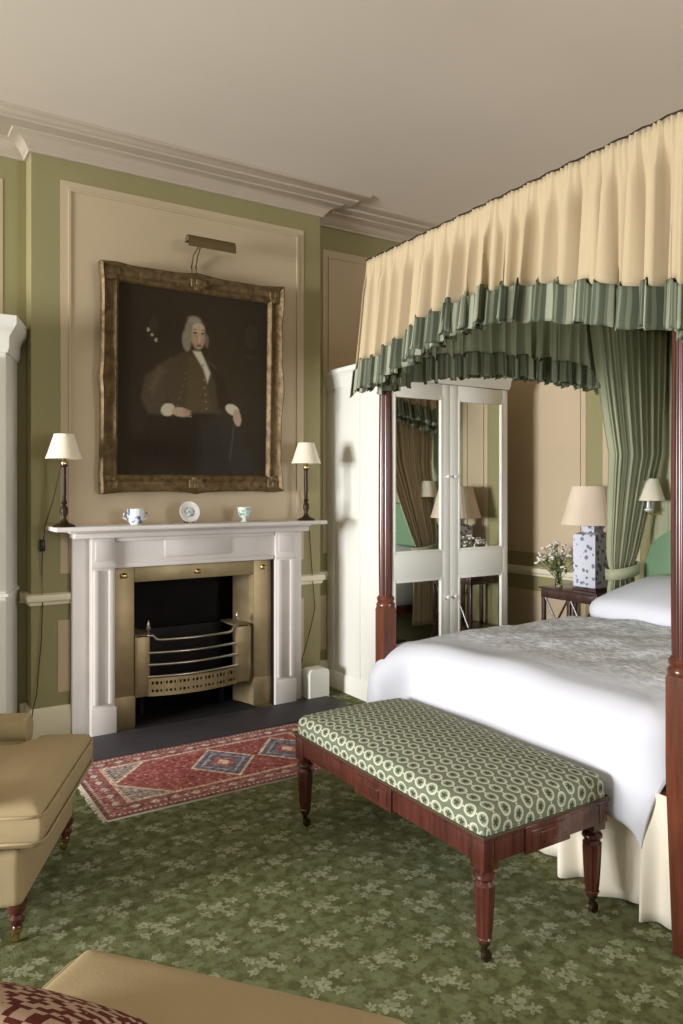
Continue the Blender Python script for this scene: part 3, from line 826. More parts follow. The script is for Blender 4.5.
rv = random.Random(11)
def fold_fn(n, seed):
    r = random.Random(seed); ph = [r.random()*6.28 for _ in range(6)]; 
    def f(s):   # s in metres
        return (.48*math.sin(2*PI*s/.092+ph[0]+1.3*math.sin(s*5+ph[1])) + .32*math.sin(2*PI*s/.047+ph[2]+1.6*math.sin(s*7.3+ph[3])) + .2*math.sin(2*PI*s/.19+ph[4]))
    return f
def valance(A, B, nrm, zb_fn, ztop, name_mats, out0, flare, seed, parent, names, band=.138, tilt=0):
    """pleated valance from A to B (xy), hanging from ztop to zb_fn(t); nrm = outward xy normal"""
    A, B, nv_ = Vector(A), Vector(B), Vector(nrm); L = (B-A).length; T = (B-A)/L
    f = fold_fn(0, seed); g = fold_fn(0, seed+50)
    NU = int(L/.0065)
    def pt(u, z, zb):
        s = u*L; k = (ztop-z)/max(.01, ztop-zb)
        head = min(1, max(0, (ztop-z-.045)/.10))
        amp = .007+.048*head*(.55+.45*k)
        o = out0 + flare*k**1.4 + amp*f(s) + .006*math.sin(2*PI*s/.022+.8*math.sin(s*31))*(1-head*.85)
        tang = .034*k*g(s); z += tilt*u*(1-k)
        e = 0
        # hem end flare sideways
        p = A + T*(s+tang + flare*.6*k*(2*u-1)) + nv_*o
        return (p.x, p.y, z)
    mat_c, mat_b = name_mats
    jit = lambda u: .016*math.tanh(2.2*f(u*L+.02))
    b = MB()
    def c_pt(u, v):
        zb = zb_fn(u)+band+jit(u); z = ztop+(zb-ztop)*v; return pt(u, z, zb_fn(u))
    b.grid(NU, 14, c_pt); vo = b.build(names[0], mat_c, parent, smooth='all', solid=.003)
    b = MB()
    def b_pt(u, v):
        s = u*L; z0 = zb_fn(u)+band+jit(u); z1 = zb_fn(u)+.6*jit(u)+.003*math.sin(2*PI*s/.021+1)
        z = z0+(z1-z0)*v; p = Vector(pt(u, z, zb_fn(u))); o = .006+.011*abs(math.sin(PI*s/.0235))+.004*math.sin(2*PI*s/.041+seed)
        if v > .88: o += .005*math.sin(2*PI*s/.017)
        p.x += nv_.x*o; p.y += nv_.y*o; return tuple(p)
    b.grid(int(L/.0035), 8, b_pt, lambda u, v: (u*L, v*band)); b.build(names[1], mat_b, vo, smooth='all', solid=.003)
    return vo
def arch(ends, mid, t0=.0, p=2.4):
    return lambda u: mid - (mid-ends)*abs(2*u-1)**p
def arch_table(pts):
    def f(u):
        for (a, za), (c, zc) in zip(pts, pts[1:]):
            if u <= c: t = (u-a)/(c-a); t = t*t*(3-2*t)*.35+t*.65; return za+(zc-za)*t
        return pts[-1][1]
    return f
VT = 2.625
CYN, CYF, CXF, CXH = PYN-.09, PYF+.012, PXF-.10, PXH+.035
names = ('valance', 'ruched_border')
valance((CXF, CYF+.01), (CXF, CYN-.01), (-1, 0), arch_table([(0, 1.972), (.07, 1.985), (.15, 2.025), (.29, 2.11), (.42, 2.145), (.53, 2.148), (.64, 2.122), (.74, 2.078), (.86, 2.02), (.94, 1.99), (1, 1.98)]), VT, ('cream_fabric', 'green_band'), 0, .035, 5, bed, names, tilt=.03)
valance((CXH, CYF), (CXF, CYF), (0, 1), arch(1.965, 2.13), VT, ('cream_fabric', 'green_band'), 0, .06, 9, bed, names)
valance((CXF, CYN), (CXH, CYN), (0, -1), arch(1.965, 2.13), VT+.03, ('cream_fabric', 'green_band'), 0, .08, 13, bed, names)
# green inner linings of the valances
lnames = ('valance_lining', 'ruched_border')
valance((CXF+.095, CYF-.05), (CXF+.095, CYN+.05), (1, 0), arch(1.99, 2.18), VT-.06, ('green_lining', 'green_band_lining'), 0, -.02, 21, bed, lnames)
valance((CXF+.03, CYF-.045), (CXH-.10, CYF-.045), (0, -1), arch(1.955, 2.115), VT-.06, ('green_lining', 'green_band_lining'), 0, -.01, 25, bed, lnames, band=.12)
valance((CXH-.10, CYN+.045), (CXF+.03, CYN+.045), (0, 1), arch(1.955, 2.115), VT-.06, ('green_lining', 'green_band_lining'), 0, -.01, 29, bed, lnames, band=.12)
# dark piping along the top edge of the canopy
b = MB()
for P, Q, za, zc in (((CXF-.004, CYF+.012), (CXF-.004, CYN-.012), 0, .03), ((CXF-.004, CYF+.012), (CXH, CYF+.012), 0, 0), ((CXF-.004, CYN-.012), (CXH, CYN-.012), .03, .03)):
    n = 60; b.tube([(P[0]+(Q[0]-P[0])*i/n, P[1]+(Q[1]-P[1])*i/n, VT+.002+za+(zc-za)*i/n+.003*math.sin(i*1.9)) for i in range(n+1)], .0035, 6)
b.build('piping', 'bronze', bed, smooth=True)
# pleated green backdrop behind the headboard
fb = fold_fn(0, 77)
b = MB(); b.grid(360, 8, lambda u, v: (4.405+.014*fb(u*(PYF-PYN)), PYN-.03+u*(PYF-PYN+.06), .45+v*(2.50-.45))); b.build('backdrop_curtain', 'green_lining', bed, smooth='all', solid=.002)
# headboard
def hb_outline(y):
    d = abs(y-(PYN+PYF)/2); K = [(0, 1.36), (.3, 1.335), (.5, 1.285), (.62, 1.24), (.70, 1.19), (.76, 1.15), (.80, 1.08), (.825, .98), (.83, .85)]
    for (a, za), (c, zc) in zip(K, K[1:]):
        if d <= c: return za+(zc-za)*(d-a)/(c-a)
    return .85
hb_c = (PYN+PYF)/2
b = MB(); poly = [(hb_c+.83*math.sin(PI/2*(1-2*i/60)), hb_outline(hb_c+.83*math.sin(PI/2*(1-2*i/60)))) for i in range(61)]
b.prism([(hb_c+.83, .35)] + poly + [(hb_c-.83, .35)], 0, 4.32, 4.38)
bmesh.ops.bevel(b.bm, geom=[e for e in b.bm.edges if all(abs(v.co.x-4.32) < 1e-4 for v in e.verts)], offset=.02, segments=3, affect='EDGES')
b.build('headboard', 'green_headboard', bed, smooth=True)
# rails, base and mattress
b = MB(); b.box(PXF+.075, PXH-.04, PYN+.07, PYN+.10, .38, .455); b.box(PXF+.075, PXH-.04, PYF-.10, PYF-.07, .38, .455); b.box(PXF+.075, PXF+.105, PYN+.07, PYF-.07, .38, .455); b.build('side_rail', 'mahogany', bed)
MB().pillow((3.36, 2.30, .55), (.96, .69, .13), .10, .01, 6).build('mattress', 'white_cotton', bed, smooth='all')
# bed skirt
def skirt_pt(u, v):
    L1 = PYF-PYN-.1; L2 = 1.6; s = u*(L1+L2); k = (1-v)**.8
    fo = .055*math.sin(2*PI*s/.21+.9*math.sin(s*5)) + .022*math.sin(2*PI*s/.095+1.0)
    if s < L1:
        e = max(0, (s-(L1-.25))/.25)
        return (2.285 + (.035+fo*(1-.5*e))*k - .05*k*e*e, PYF-.05-s-.02*k*e+.03*k*math.sin(2*PI*s/.29+1.5), .008+.45*v)
    s2 = s-L1; e = max(0, 1-s2/.25)
    return (2.285+s2-.03*k*e, PYN+.05-fo*k*.8-.05*k*e, .008+.45*v)
MB().grid(420, 10, skirt_pt).build('bed_skirt', 'skirt_cotton', bed, smooth='all', solid=.003)

# draped cloths
def drape(name, mat, x0, x1, y0, y1, r, ov, top, outf, n, uv=True, smooth='all', solid=.004, rip=0.0, hemj=None):
    """square cloth over a rectangle with overhangs ov = (x-, x+, y-, y+)"""
    ax0, ax1, ay0, ay1 = x0-ov[0], x1+ov[1], y0-ov[2], y1+ov[3]
    nx = max(2, int((ax1-ax0)/n)); ny = max(2, int((ay1-ay0)/n))
    def pt(u, v):
        a = ax0+(ax1-ax0)*u; c = ay0+(ay1-ay0)*v
        qx, qy = min(max(a, x0), x1), min(max(c, y0), y1)
        dx, dy = a-qx, c-qy; s = math.hypot(dx, dy)
        z = top(qx, qy)
        if s < 1e-6: return (qx, qy, z)
        ux, uy = dx/s, dy/s
        # quarter round then straight fall
        if s < r*PI/2: o = r*math.sin(s/r); d = r*(1-math.cos(s/r))
        else: o = r; d = r + (s-r*PI/2)
        o += outf(s, a, c, ux, uy)
        return (qx+ux*o, qy+uy*o, z-d)
    b = MB(); b.grid(nx, ny, pt, lambda u, v: (ax0+(ax1-ax0)*u, ay0+(ay1-ay0)*v))
    return b.build(name, mat, None, smooth=smooth, solid=solid)
rc = random.Random(4)
def ctop(x, y): return .725 + .02*math.sin((y-1.5)/1.6*PI)+.006*math.sin(x*9+y*5)+.005*math.sin(y*13-x*4) + max(0, (1.9-y))*.03
def cout(s, a, c, ux, uy):
    k = min(1, max(0, s-.08)/.35)
    wv = .016*k*math.sin((a+c*1.0)*11+ (0 if ux else 2)) 
    far = min(1, max(0, (c-2.90)/.14)); far = far*far*(3-2*far); base = .015*k+.12*far*min(1, s/.22) if ux < 0 else .03*k+.05*far*min(1, s/.2)
    return base + wv*(.6+.4*far)
cov = drape('bed_coverlet', 'white_cotton', 2.365, 3.64, 1.69, 2.99, .11, (.46, 0, .29, .38), ctop, cout, .02)
tag(recenter(cov), 'smooth white coverlet draped over the foot and sides of the four poster bed', 'coverlet')
def qtop(x, y): ed = min(1, max(0, (x-2.43)/.3)); return ctop(x, y)+.0035+.006*ed+.006*ed*math.sin(x*17+y*9)*math.sin(y*15-x*6)
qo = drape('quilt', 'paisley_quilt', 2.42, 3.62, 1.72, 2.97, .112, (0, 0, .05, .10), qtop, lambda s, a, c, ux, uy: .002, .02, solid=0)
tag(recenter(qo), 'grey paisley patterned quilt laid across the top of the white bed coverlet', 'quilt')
# pillows and turned white sheet at the head
def pillow_obj(x, y, z, ry, label):
    b = MB(); b.pillow((0, 0, 0), (.34, .37, .075), .07, .05, 8)
    t = b.build('pillow', 'white_cotton', None, smooth='all'); t.location = (x, y, z); t.rotation_euler = (0, ry, 0)
    tag(t, label, 'pillow', 'white pillows'); return t
pillow_obj(3.98, 2.64, .815, math.radians(-11), 'white pillow at the head of the bed on the side by the wardrobe')
pillow_obj(3.98, 1.88, .815, math.radians(-11), 'white pillow at the head of the bed on the side nearest the viewer')
# ---- tied curtains at the head of the bed
def tied_curtain(ysign, label):
    yb = PYF-.11 if ysign > 0 else PYN+.11
    t = thing('bed_curtain', label, 'curtain', (4.2, yb, .35), group='tied curtains at the bed head')
    f = fold_fn(0, 31 if ysign > 0 else 37)
    def shape(u, v):
        z = 2.50-(2.50-.30)*v; zt = .96
        if z > zt: k = ((2.50-z)/(2.50-zt)); e = k**1.15; xa = 3.68+(4.035-3.68)*e; xb = 4.38-(4.38-4.285)*e
        else: k = (zt-z)/(zt-.30); xa = 4.035-.03*k; xb = 4.285+.02*k
        pinch = math.exp(-((z-zt)/.07)**2)
        if True: xa += .02*pinch; xb -= .02*pinch
        wd_ = xb-xa; s = u*.95
        amp = (.018+.026*(1-v))*(1-.45*pinch)
        return xa+wd_*u + .004*f(s*1.7+2), yb + ysign*(.01+amp*f(s)*.8+.16*min(1, max(0, (1.7-z)/.7))), z
    b = MB(); b.grid(260, 44, shape)
    o = b.build('lined_cloth', ['green_lining', 'cream_fabric'] if ysign > 0 else ['cream_fabric', 'green_lining'], t, smooth='all')
    nz = sum(p.normal.y for p in o.data.polygons)
    if nz > 0: o.data.flip_normals()
    md = o.modifiers.new('cloth', 'SOLIDIFY'); md.thickness = .003; md.offset = 0; md.material_offset = 1; md.material_offset_rim = 1
    # tie-back band
    b = MB(); pts = []
    n = 32
    for i in range(n+1):
        a = 2*PI*i/n; pts.append((4.16+.138*math.cos(a), yb+ysign*.17+.075*math.sin(a), .0))
    for i in range(n):
        vs = [b.bm.verts.new((p[0], p[1], .96+dz+.02*(p[0]-4.16)/.14)) for p, dz in ((pts[i], -.035), (pts[i+1], -.035), (pts[i+1], .035), (pts[i], .035))]
        b.bm.faces.new(vs)
    bmesh.ops.remove_doubles(b.bm, verts=b.bm.verts, dist=1e-5)
    b.build('tie_back', 'green_lining', t, smooth=True, solid=.006)
    MB().tube([(3.62, yb-ysign*.01, 2.512), (4.39, yb-ysign*.01, 2.512)], .008, 8).build('curtain_rail', 'rail_black', t, smooth=True)
tied_curtain(1, 'cream curtain with green lining tied back at the bed head beside the jar lamp')
tied_curtain(-1, 'cream curtain with green lining tied back at the bed head on the viewer\'s side')

# ---- wall sconces either side of the headboard
def sconce(y, label):
    t = thing('wall_sconce', label, 'lamp', (XR, y, 1.34), group=None)
    x = 4.27
    b = MB(); b.lathe([(.035, 0), (.035, .008), (.02, .016), (.012, .03)], (0, 0, 0), 20); b.xform(Matrix.Translation((XR, y, 1.34)) @ Matrix.Rotation(-PI/2, 4, 'Y')); b.build('backplate', 'bright_brass', t, smooth=True)
    MB().tube([(XR-.02, y, 1.34), (4.40, y, 1.325), (4.32, y, 1.325), (x, y, 1.335), (x, y, 1.36)], .007, 10).build('arm', 'bright_brass', t, smooth=True)
    MB().lathe([(.012, 1.34), (.03, 1.352), (.03, 1.36), (.012, 1.362), (.012, 1.42), (.005, 1.425), (.005, 1.50)], (x, y, 0), 16).build('candle_socket', 'pale_porcelain', t, smooth=True)
    b = MB(); pleated_cone(b, (x, y, 0), .098, 1.413, .060, 1.554, 34); b.build('lamp_shade', 'shade_cream', t, smooth='all', solid=.002)
sconce(3.02, 'brass wall sconce with white pleated shade inside the bed canopy beside the headboard')

# ================================================================ BEDSIDE TABLE
TX0, TX1, TY0, TY1, TZ = 4.10, 4.46, 3.285, 3.77, .79
tb = thing('bedside_table', 'dark wood bedside table with crossed side rails between bed and wardrobe', 'table', ((TX0+TX1)/2, (TY0+TY1)/2, 0))
b = MB(); b.box(TX0-.012, TX1, TY0-.012, TY1+.012, TZ-.012, TZ, .004); b.box(TX0, TX1, TY0, TY1, TZ-.075, TZ-.012, .003); tp = b.build('table_top', 'dark_table_wood', tb, smooth=True)
b = MB(); b.box(TX0-.006, TX0, TY0+.03, TY1-.03, TZ-.068, TZ-.018, .002); dr = b.build('drawer', 'dark_table_wood', tb, smooth=True)
for y in (TY0+.015, (TY0+TY1)/2, TY1-.015):
    for x in (TX0+.015, TX1-.015): MB().box(x-.013, x+.013, y-.013, y+.013, 0, TZ-.075, .003).build('leg', 'dark_table_wood', tb, smooth=True)
ym = (TY0+TY1)/2
for (ya, yb_) in ((TY0+.03, ym-.015), (ym+.015, TY1-.03)):
    for fl_ in (0, 1):
        a, c = (ya, yb_) if fl_ else (yb_, ya)
        MB().tube([(TX0+.015, a, .36), (TX0+.015+(.006 if fl_ else -.006), (a+c)/2, .54), (TX0+.015, c, TZ-.075)], .008, 8).build('cross_rail', 'dark_table_wood', tb, smooth=True)
MB().box(TX0+.005, TX1-.005, TY0+.005, TY1-.005, .33, .35, .003).build('shelf', 'dark_table_wood', tb, smooth=True)
for x in (TX0+.02, TX1-.02):
    pass
# jar lamp
JX, JY = 4.245, 3.432
jl = thing('jar_lamp', 'square leaf patterned china jar lamp with tan pleated shade on dark bedside table', 'lamp', (JX, JY, TZ))
b = MB(); b.box(JX-.098, JX+.098, JY-.098, JY+.098, TZ+.0, TZ+.018, .003); b.build('plinth', 'dark_table_wood', jl, smooth=True)
b = MB(); R2 = math.sqrt(2)
b.lathe([(.075*R2, .018), (.092*R2, .03), (.094*R2, .36), (.088*R2, .385), (.06*R2, .398), (.05*R2, .402), (.048*R2, .425)], (JX, JY, TZ), 4); b.build('jar', 'leaf_patterned_jar', jl, smooth=True)
b = MB(); b.lathe([(.05*R2, .425), (.054*R2, .43), (.054*R2, .448), (.03*R2, .452)], (JX, JY, TZ), 4); b.build('collar', 'leaf_patterned_jar', jl, smooth=True)
MB().lathe([(.014, .45), (.014, .52), (.006, .525), (.006, .70)], (JX, JY, TZ), 12).build('socket', 'bright_brass', jl, smooth=True)
b = MB(); pleated_cone(b, (JX, JY, TZ), .205, .452, .135, .715, 44, .03); b.build('lamp_shade', 'shade_tan', jl, smooth='all', solid=.002)
# vase of flowers
VX, VY = 4.19, 3.685
vs = thing('flower_vase', 'small glass vase of pale pink flowers and leaves on bedside table', 'vase', (VX, VY, TZ))
MB().lathe([(.024, 0), (.027, .003), (.026, .03), (.020, .07), (.022, .105), (.026, .115), (.024, .115), (.018, .07), (.022, .03), (.02, .008)], (VX, VY, TZ), 18).build('glass', 'clear_glass', vs, smooth=True)
rf = random.Random(21); stems, leaves = MB(), MB()
for i in range(38):
    a = rf.random()*2*PI; sp = rf.uniform(.02, .19); hh = rf.uniform(.18, .33)*(1-.35*sp/.19)+.02
    p0 = Vector((VX+rf.uniform(-.008, .008), VY+rf.uniform(-.008, .008), TZ+.02)); p2 = Vector((VX+sp*math.cos(a)*.8, VY+sp*math.sin(a), TZ+hh))
    p1 = Vector((VX+(p2.x-VX)*.25, VY+(p2.y-VY)*.25, TZ+hh*.6)); P = [p0.lerp(p1, t).lerp(p1.lerp(p2, t), t) for t in (0, .25, .5, .75, 1)]
    stems.tube(P, .0014, 5)
    blooms = MB()
    for k in range(3):
        c = p2+Vector((rf.uniform(-.016, .016), rf.uniform(-.016, .016), rf.uniform(-.008, .012))); r = rf.uniform(.006, .012)
        blooms.pillow(c, (r, r, r*.7), r*.68, 0, 2)
    blooms.build('flower_head', 'pale_petal', vs, smooth='all')
    for k in range(6):
        t = rf.uniform(.45, .95); c = P[min(4, int(t*4))].lerp(P[min(4, int(t*4)+1)], t*4-int(t*4)) if t < 1 else P[4]
        d = Vector((rf.uniform(-1, 1), rf.uniform(-1, 1), rf.uniform(-.2, .7))).normalized(); L = rf.uniform(.02, .042); s_ = d.cross(Vector((0, 0, 1))).normalized()*L*.28
        q = [leaves.bm.verts.new(v) for v in (c, c+d*L*.5+s_, c+d*L, c+d*L*.5-s_)]; leaves.bm.faces.new(q)
stems.build('stems', 'leaf', vs, smooth=True); leaves.build('leaves', 'leaf', vs)['kind'] = 'stuff'

# ================================================================ BENCH
bn = thing('bench', 'mahogany bench with green medallion patterned seat standing at the foot of the bed', 'bench', (1.905, 2.32, 0))
HX0, HX1, HY0, HY1 = 1.625, 2.212, 1.725, 2.922
b = MB(); t = .045
b.box(HX0, HX0+t, HY0, HY1, .325, .405, .004); b.box(HX1-t, HX1, HY0, HY1, .325, .405, .004); b.box(HX0+t, HX1-t, HY0, HY0+t, .325, .405, .004); b.box(HX0+t, HX1-t, HY1-t, HY1, .325, .405, .004)
b.box(HX0-.004, HX1+.004, HY0-.004, HY1+.004, .395, .408, .003)
fr_ = b.build('seat_rail', 'dark_mahogany', bn, smooth=True)
b = MB()
for (x, y0, y1) in ((HX0-.008, 2.20, 2.44),): b.box(x, x+.01, y0, y1, .318, .408, .003)
b.box(HX0-.012, HX0-.006, 2.225, 2.415, .335, .392, .003); b.pillow((HX0-.010, 2.32, .363), (.007, .05, .02), .0065, 0, 3)
b.build('carved_tablet', 'dark_mahogany', fr_, smooth=True); b = MB(); b.box(1.80, 2.01, HY0-.008, HY0+.002, .318, .408, .003)
b.box(1.825, 1.985, HY0-.012, HY0-.006, .335, .392, .003); b.pillow((1.905, HY0-.010, .363), (.045, .007, .02), .0065, 0, 3)
b.build('carved_tablet', 'dark_mahogany', fr_, smooth=True)
for (x, y) in ((1.655, 2.888), (1.66, 1.76), (2.172, 1.76), (2.172, 2.888)):
    b = MB(); b.box(x-.032, x+.032, y-.032, y+.032, .30, .40, .003)
    b.lathe([(.030, .30), (.022, .293), (.034, .284), (.036, .275), (.030, .266), (.024, .262), (.033, .25)], (x, y, 0), 24)
    b.lathe([(.033, .25), (.034, .235), (.031, .17), (.026, .10), (.023, .085)], (x, y, 0), 72, lambda a, z: 1-.12*abs(math.sin(a*5)))
    b.lathe([(.023, .085), (.026, .08), (.020, .07), (.016, .062)], (x, y, 0), 20)
    lg = b.build('leg', 'dark_mahogany', bn, smooth=True)
    b = MB(); b.lathe([(.019, .072), (.019, .06), (.011, .052), (.009, .036)], (x, y, 0), 16); b.box(x-.006, x+.012, y-.011, y-.008, .014, .042); b.box(x-.006, x+.012, y+.008, y+.011, .014, .042)
    w2 = MB().lathe([(.008, -.008), (.018, -.007), (.018, .007), (.008, .008)], (0, 0, 0), 18); w2.xform(Matrix.Translation((x+.008, y, .018)) @ Matrix.Rotation(PI/2, 4, 'X')); me_ = bpy.data.meshes.new('t'); w2.bm.to_mesh(me_); b.bm.from_mesh(me_); w2.bm.free()
    b.build('castor', 'bronze', lg, smooth=True)
def btop(x, y):
    u = (x-1.918)/.29; v = (y-2.323)/.60; return .488+.032*(1-abs(u)**2.5)*(1-abs(v)**4)
o = drape('seat_cushion', 'medallion_fabric', HX0+.035, HX1-.035, HY0+.035, HY1-.035, .036, (.10, .10, .10, .10), btop, lambda s, a, c, ux, uy: 0, .012, solid=0)
o.data.transform(Matrix.Translation(-Vector(bn.location))); o.parent = bn
b = MB(); path = [(HX0-.002, HY0-.002), (HX1+.002, HY0-.002), (HX1+.002, HY1+.002), (HX0-.002, HY1+.002)]
b.sweep(path, [(-.003, .406), (-.005, .411), (-.003, .416), (.002, .416), (.002, .406)], closed=True); b.build('gimp_trim', 'cord_brown', bn, smooth=True)
MB().box(HX0+.006, HX1-.006, HY0+.006, HY1-.006, .40, .44, .004).build('seat_padding', 'medallion_fabric', bn)

# ================================================================ RUG
def make_rug(x0, x1, y0, y1):
    import numpy as np
    W, D = x1-x0, y1-y0; nx, ny = int(W/.006), int(D/.006)
    a, c = np.meshgrid(np.arange(nx+1)/nx*W, np.arange(ny+1)/ny*D, indexing='ij')
    rng = np.random.default_rng(5); img = np.zeros(a.shape+(3,)); img[:] = (158, 62, 56)
    e = np.minimum(np.minimum(a, W-a), np.minimum(c, D-c))
    def put(m_, col, al=1.0):
        nonlocal img; img = np.where(m_[..., None], img*(1-al)+np.array(col, float)*al, img)
    def per(p, ph=0): return np.abs(((a+c*.0)/p+ph) % 1-.5), np.abs((c/p+ph) % 1-.5)
    fx, fy = per(.085); small = (fx+fy)
    ax_, ay_ = per(.03); put((ax_+ay_ < .25) & (((a/.03).astype(int)*7+(c/.03).astype(int)*13) % 5 == 0), (96, 84, 104)); put((ax_+ay_ < .25) & (((a/.03).astype(int)*5+(c/.03).astype(int)*11) % 7 == 1), (206, 174, 142))
    # pale spandrels at the ends
    u = np.abs(a-W/2)/(W/2); v = np.abs(c-D/2)/(D/2)
    u = np.where(a < W*.52, (W*.52-a)/(W*.52), 0); sp = (u*1.25+v*.62 > 1.02); put(sp, (150, 136, 128)); put(sp & (ax_+ay_ < .3), (122, 70, 66)); put(np.abs(u*1.25+v*.62-1.02) < .02, (206, 186, 150))
    # three lozenge medallions
    for k, cx in enumerate((W*.52, W*.80)):
        d = np.abs(a-cx)/.17+np.abs(c-D/2)/.20; st = np.floor(d*9)/9
        put(st < 1.05, (206, 180, 150)); put(st < .98, (92, 94, 120)); put(st < .72, (150, 142, 146)); put(st < .58, (88, 88, 112)); put(st < .36, (176, 84, 74)); put(st < .16, (214, 196, 166))
    # borders
    put(e < .135, (150, 70, 62)); bd = e < .135
    q = np.where((np.minimum(c, D-c) < np.minimum(a, W-a)), a, c)
    f1 = np.abs((q/.10) % 1-.5)+np.abs((e-.08)/.07)
    put(bd & (f1 < .42), (98, 92, 112)); put(bd & (f1 < .28), (214, 180, 144)); put(bd & (np.abs((q/.05+.5) % 1-.5)+np.abs((e-.08)/.05) < .22), (176, 148, 122))
    put((e > .13) & (e < .15), (210, 184, 150)); put((e > .136) & (e < .144) & ((q/.02 % 1) < .5), (120, 52, 48))
    put((e > .02) & (e < .036), (206, 180, 146)); put((e < .02), (122, 52, 50)); put((e > .024) & (e < .032) & ((q/.024 % 1) < .5), (90, 84, 104))
    img = img+rng.normal(0, 12, a.shape)[..., None]; lum = img.mean(-1, keepdims=True); img = img*.72+lum*.28+np.array([6, 2, 4.]); mt = np.kron(rng.normal(0, 17, (a.shape[0]//3+1, a.shape[1]//3+1)), np.ones((3, 3)))[:a.shape[0], :a.shape[1]]; img = img+mt[..., None]; img = np.clip(img*1.08, 10, 245)/255
    l = np.where(img <= .04045, img/12.92, ((img+.055)/1.055)**2.4)
    rg = thing('rug', 'red patterned oriental rug with blue lozenges on the carpet before the hearth', 'rug', ((x0+x1)/2, (y0+y1)/2, .0))
    b = MB(); b.grid(nx, ny, lambda i, j: (x0+i*W, y0+j*D, .011+.0015*math.sin(i*9)*math.sin(j*7)))
    o = b.build('pile', 'rug_wool', rg, smooth='all'); at = o.data.color_attributes.new('paint', 'FLOAT_COLOR', 'POINT')
    flat_ = np.concatenate([l.reshape(-1, 3), np.ones((l.shape[0]*l.shape[1], 1))], 1).ravel(); at.data.foreach_set('color', flat_)
    MB().box(x0, x1, y0, y1, .001, .0085).build('backing', 'skirt_cotton', rg)
    for xx, s in ((x0, -1), (x1, 1)):
        b = MB(); n = int(D/.012)
        for k in range(n):
            y = y0+D*(k+.5)/n; L = .022+random.uniform(-.006, .006); b.tube([(xx, y, .008), (xx+s*L*.5, y+random.uniform(-.003, .003), .005), (xx+s*L, y+random.uniform(-.006, .006), .003)], .0024, 4)
        fo = b.build('fringe', 'skirt_cotton', rg); fo['kind'] = 'stuff'
make_rug(.93, 2.33, 3.40, 4.165)

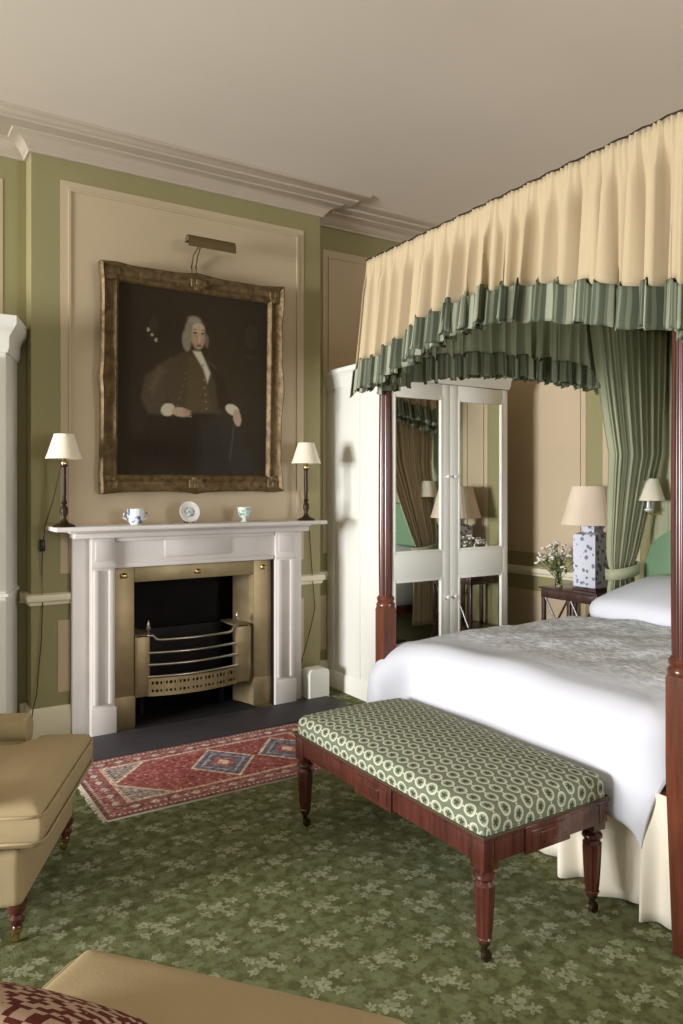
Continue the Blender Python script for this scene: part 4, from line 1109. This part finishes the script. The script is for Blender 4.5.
# ================================================================ ARMCHAIRS
def armchair(label, loc, rz, setback, arm_z=0.0):
    t = thing('armchair', label, 'armchair', loc, rz)
    L = dict(local=True)
    W = .385
    b = MB(); b.pillow((-.36, 0, .215), (.385, .35, .095), .03, 0, 6); b.build('upholstered_base', 'linen', t, smooth='all', **L)
    # T shaped seat cushion: body between the arms and ears in front of them
    b = MB()
    out = [(.075, -W), (.075, W), (-setback, W), (-setback, .27), (-.62, .27), (-.62, -.27), (-setback, -.27), (-setback, -W)]
    def cush(b):
        import itertools
        n = 40; xs = [-.62+.72*i/n for i in range(n+1)]; ys = [-W+2*W*j/n for j in range(n+1)]
        r = .055; zc, hh = .395, .075
        def inside_d(x, y):     # distance inside the T outline
            d1 = min(.075-x, x+setback+.0 if abs(y) > .27 else 9, W-abs(y)) if x > -setback else -1
            d2 = min(x+.62, .27-abs(y))
            d2 = d2 if x <= -setback else min(9, .27-abs(y)+.0)
            if x > -setback:
                return min(.10-x, W-abs(y), (x+setback) if abs(y) > .27 else 9)
            return min(x+.62, .27-abs(y))
        rows = {}
        for sg in (1, -1):
            for i, x in enumerate(xs):
                for j, y in enumerate(ys):
                    d = inside_d(x, y)
                    if d < -1e-6: continue
                    k = min(1, max(0, d)/r); e = math.sqrt(max(0, 1-(1-k)**2))
                    dome = .022*(1-min(1, abs(y)/W)**2)*(1-min(1, abs(x+.25)/.4)**2) if sg > 0 else 0
                    rows[(sg, i, j)] = b.bm.verts.new((x, y, zc+sg*(hh*.55+hh*.45*e)+dome*min(1, d/.12)))
        for sg in (1, -1):
            for i in range(n):
                for j in range(n):
                    ks = [(sg, i, j), (sg, i+1, j), (sg, i+1, j+1), (sg, i, j+1)]
                    if all(k in rows for k in ks): b.bm.faces.new([rows[k] for k in ks])
        # boxing strip: join open edges of top to the bottom
        for e in [e for e in b.bm.edges if len(e.link_faces) == 1]:
            pass
        inv = {v: k for k, v in rows.items()}
        for e in list(b.bm.edges):
            if len(e.link_faces) == 1:
                ka, kb = inv[e.verts[0]], inv[e.verts[1]]
                if ka[0] == 1:
                    try: b.bm.faces.new((e.verts[0], e.verts[1], rows[(-1,)+kb[1:]], rows[(-1,)+ka[1:]]))
                    except (ValueError, KeyError): pass
    cush(b)
    cu = b.build('seat_cushion', 'linen', t, smooth='all', subsurf=1, **L)
    # piping round the front of the cushion
    for z in (.437, .353):
        pts = [(-setback+.02, -W-.002, z), (.055, -W-.002, z), (.093, -W+.01, z), (.102, -W+.05, z), (.102, 0, z), (.102, W-.05, z), (.093, W-.01, z), (.055, W+.002, z), (-setback+.02, W+.002, z)]
        MB().tube(pts, .005, 8).build('piping', 'linen', cu, smooth='all', **L)
    # scroll arms
    for s in (-1, 1):
        b = MB(); prof_ = []
        for k in range(20):
            a = -PI*.35+PI*1.55*k/19; prof_.append((s*(.355+.062*math.cos(a)*1.0), .497+.062*math.sin(a)))
        prof_ = [(s*.40, .20), (s*.385, .38)] + prof_ + [(s*.275, .42), (s*.275, .20)]
        xs = [-setback-.02, -setback-.03, -.45, -.74]; rows = []
        for i, x in enumerate(xs):
            sc_ = .93 if i == 0 else 1
            cy = s*.345; rows.append([b.bm.verts.new((x, cy+(p[0]-cy)*sc_, .4+(p[1]-.4)*sc_ + (.03 if i > 2 else 0))) for p in prof_])
        for A, B in zip(rows, rows[1:]):
            for k in range(len(prof_)): b.bm.faces.new((A[k], A[(k+1) % len(prof_)], B[(k+1) % len(prof_)], B[k]))
        b.bm.faces.new(rows[0]); b.bm.faces.new(rows[-1][::-1])
        b.build('arm', 'linen', t, smooth=True, **L)
    # raked back
    b = MB(); b.pillow((0, 0, 0), (.085, .36, .28), .075, 0, 8); b.xform(Matrix.Translation((-.72, 0, .58)) @ Matrix.Rotation(math.radians(-12), 4, 'Y')); b.build('backrest', 'linen', t, smooth='all', **L)
    for (x, y) in ((-.0, .3175), (-.0, -.3175), (-.66, .30), (-.66, -.30)):
        b = MB(); b.lathe([(.016, .035), (.019, .05), (.015, .058), (.024, .07), (.027, .085), (.019, .096), (.030, .108), (.032, .135)], (x, y, 0), 18)
        lg = b.build('leg', 'dark_mahogany', t, smooth=True, **L)
        b = MB(); b.lathe([(.019, .052), (.019, .04), (.010, .034), (.009, .02)], (x, y, 0), 14); w2 = MB().lathe([(.006, -.007), (.015, -.006), (.015, .006), (.006, .007)], (0, 0, 0), 16); w2.xform(Matrix.Translation((x-.008, y, .015)) @ Matrix.Rotation(PI/2, 4, 'X')); me_ = bpy.data.meshes.new('t'); w2.bm.to_mesh(me_); b.bm.from_mesh(me_); w2.bm.free()
        b.build('castor', 'bright_brass', lg, smooth=True, **L)
    return t
n1 = Vector((.897, -.441)); a1 = math.atan2(n1.y, n1.x)
armchair('cream linen armchair with dark turned legs standing left of the rug and fireplace', (.575, 2.952, 0), a1, .135)
# the nearer one: front edge of the cushion runs between two points seen in the photograph
pA, pB = Vector((.416, 1.744)), Vector((.895, 1.155)); ed = (pB-pA).normalized(); n2 = Vector((-ed.y, ed.x)); mid = (pA+pB)/2 - n2*.07
armchair('cream linen armchair in the foreground seen from behind with a red kilim cushion on it', (mid.x, mid.y, 0), math.atan2(n2.y, n2.x), .33)
# kilim cushion resting on the near armchair
b = MB(); b.pillow((0, 0, 0), (.05, .20, .16), .045, 0, 8, uvs=True)
for v in b.bm.verts:
    k = (1-min(1, abs(v.co.y)/.20)**2)*(1-min(1, abs(v.co.z)/.16)**2); v.co.x += (.02*k)*(1 if v.co.x > 0 else -1)
kc = b.build('cushion', 'kilim', None, smooth='all')
kc.location = (.215, 1.345, .585); kc.rotation_euler = (0, math.radians(-58), math.atan2(n2.y, n2.x))
tag(kc, 'dark red and tan kilim cushion leaning in the foreground armchair', 'cushion')
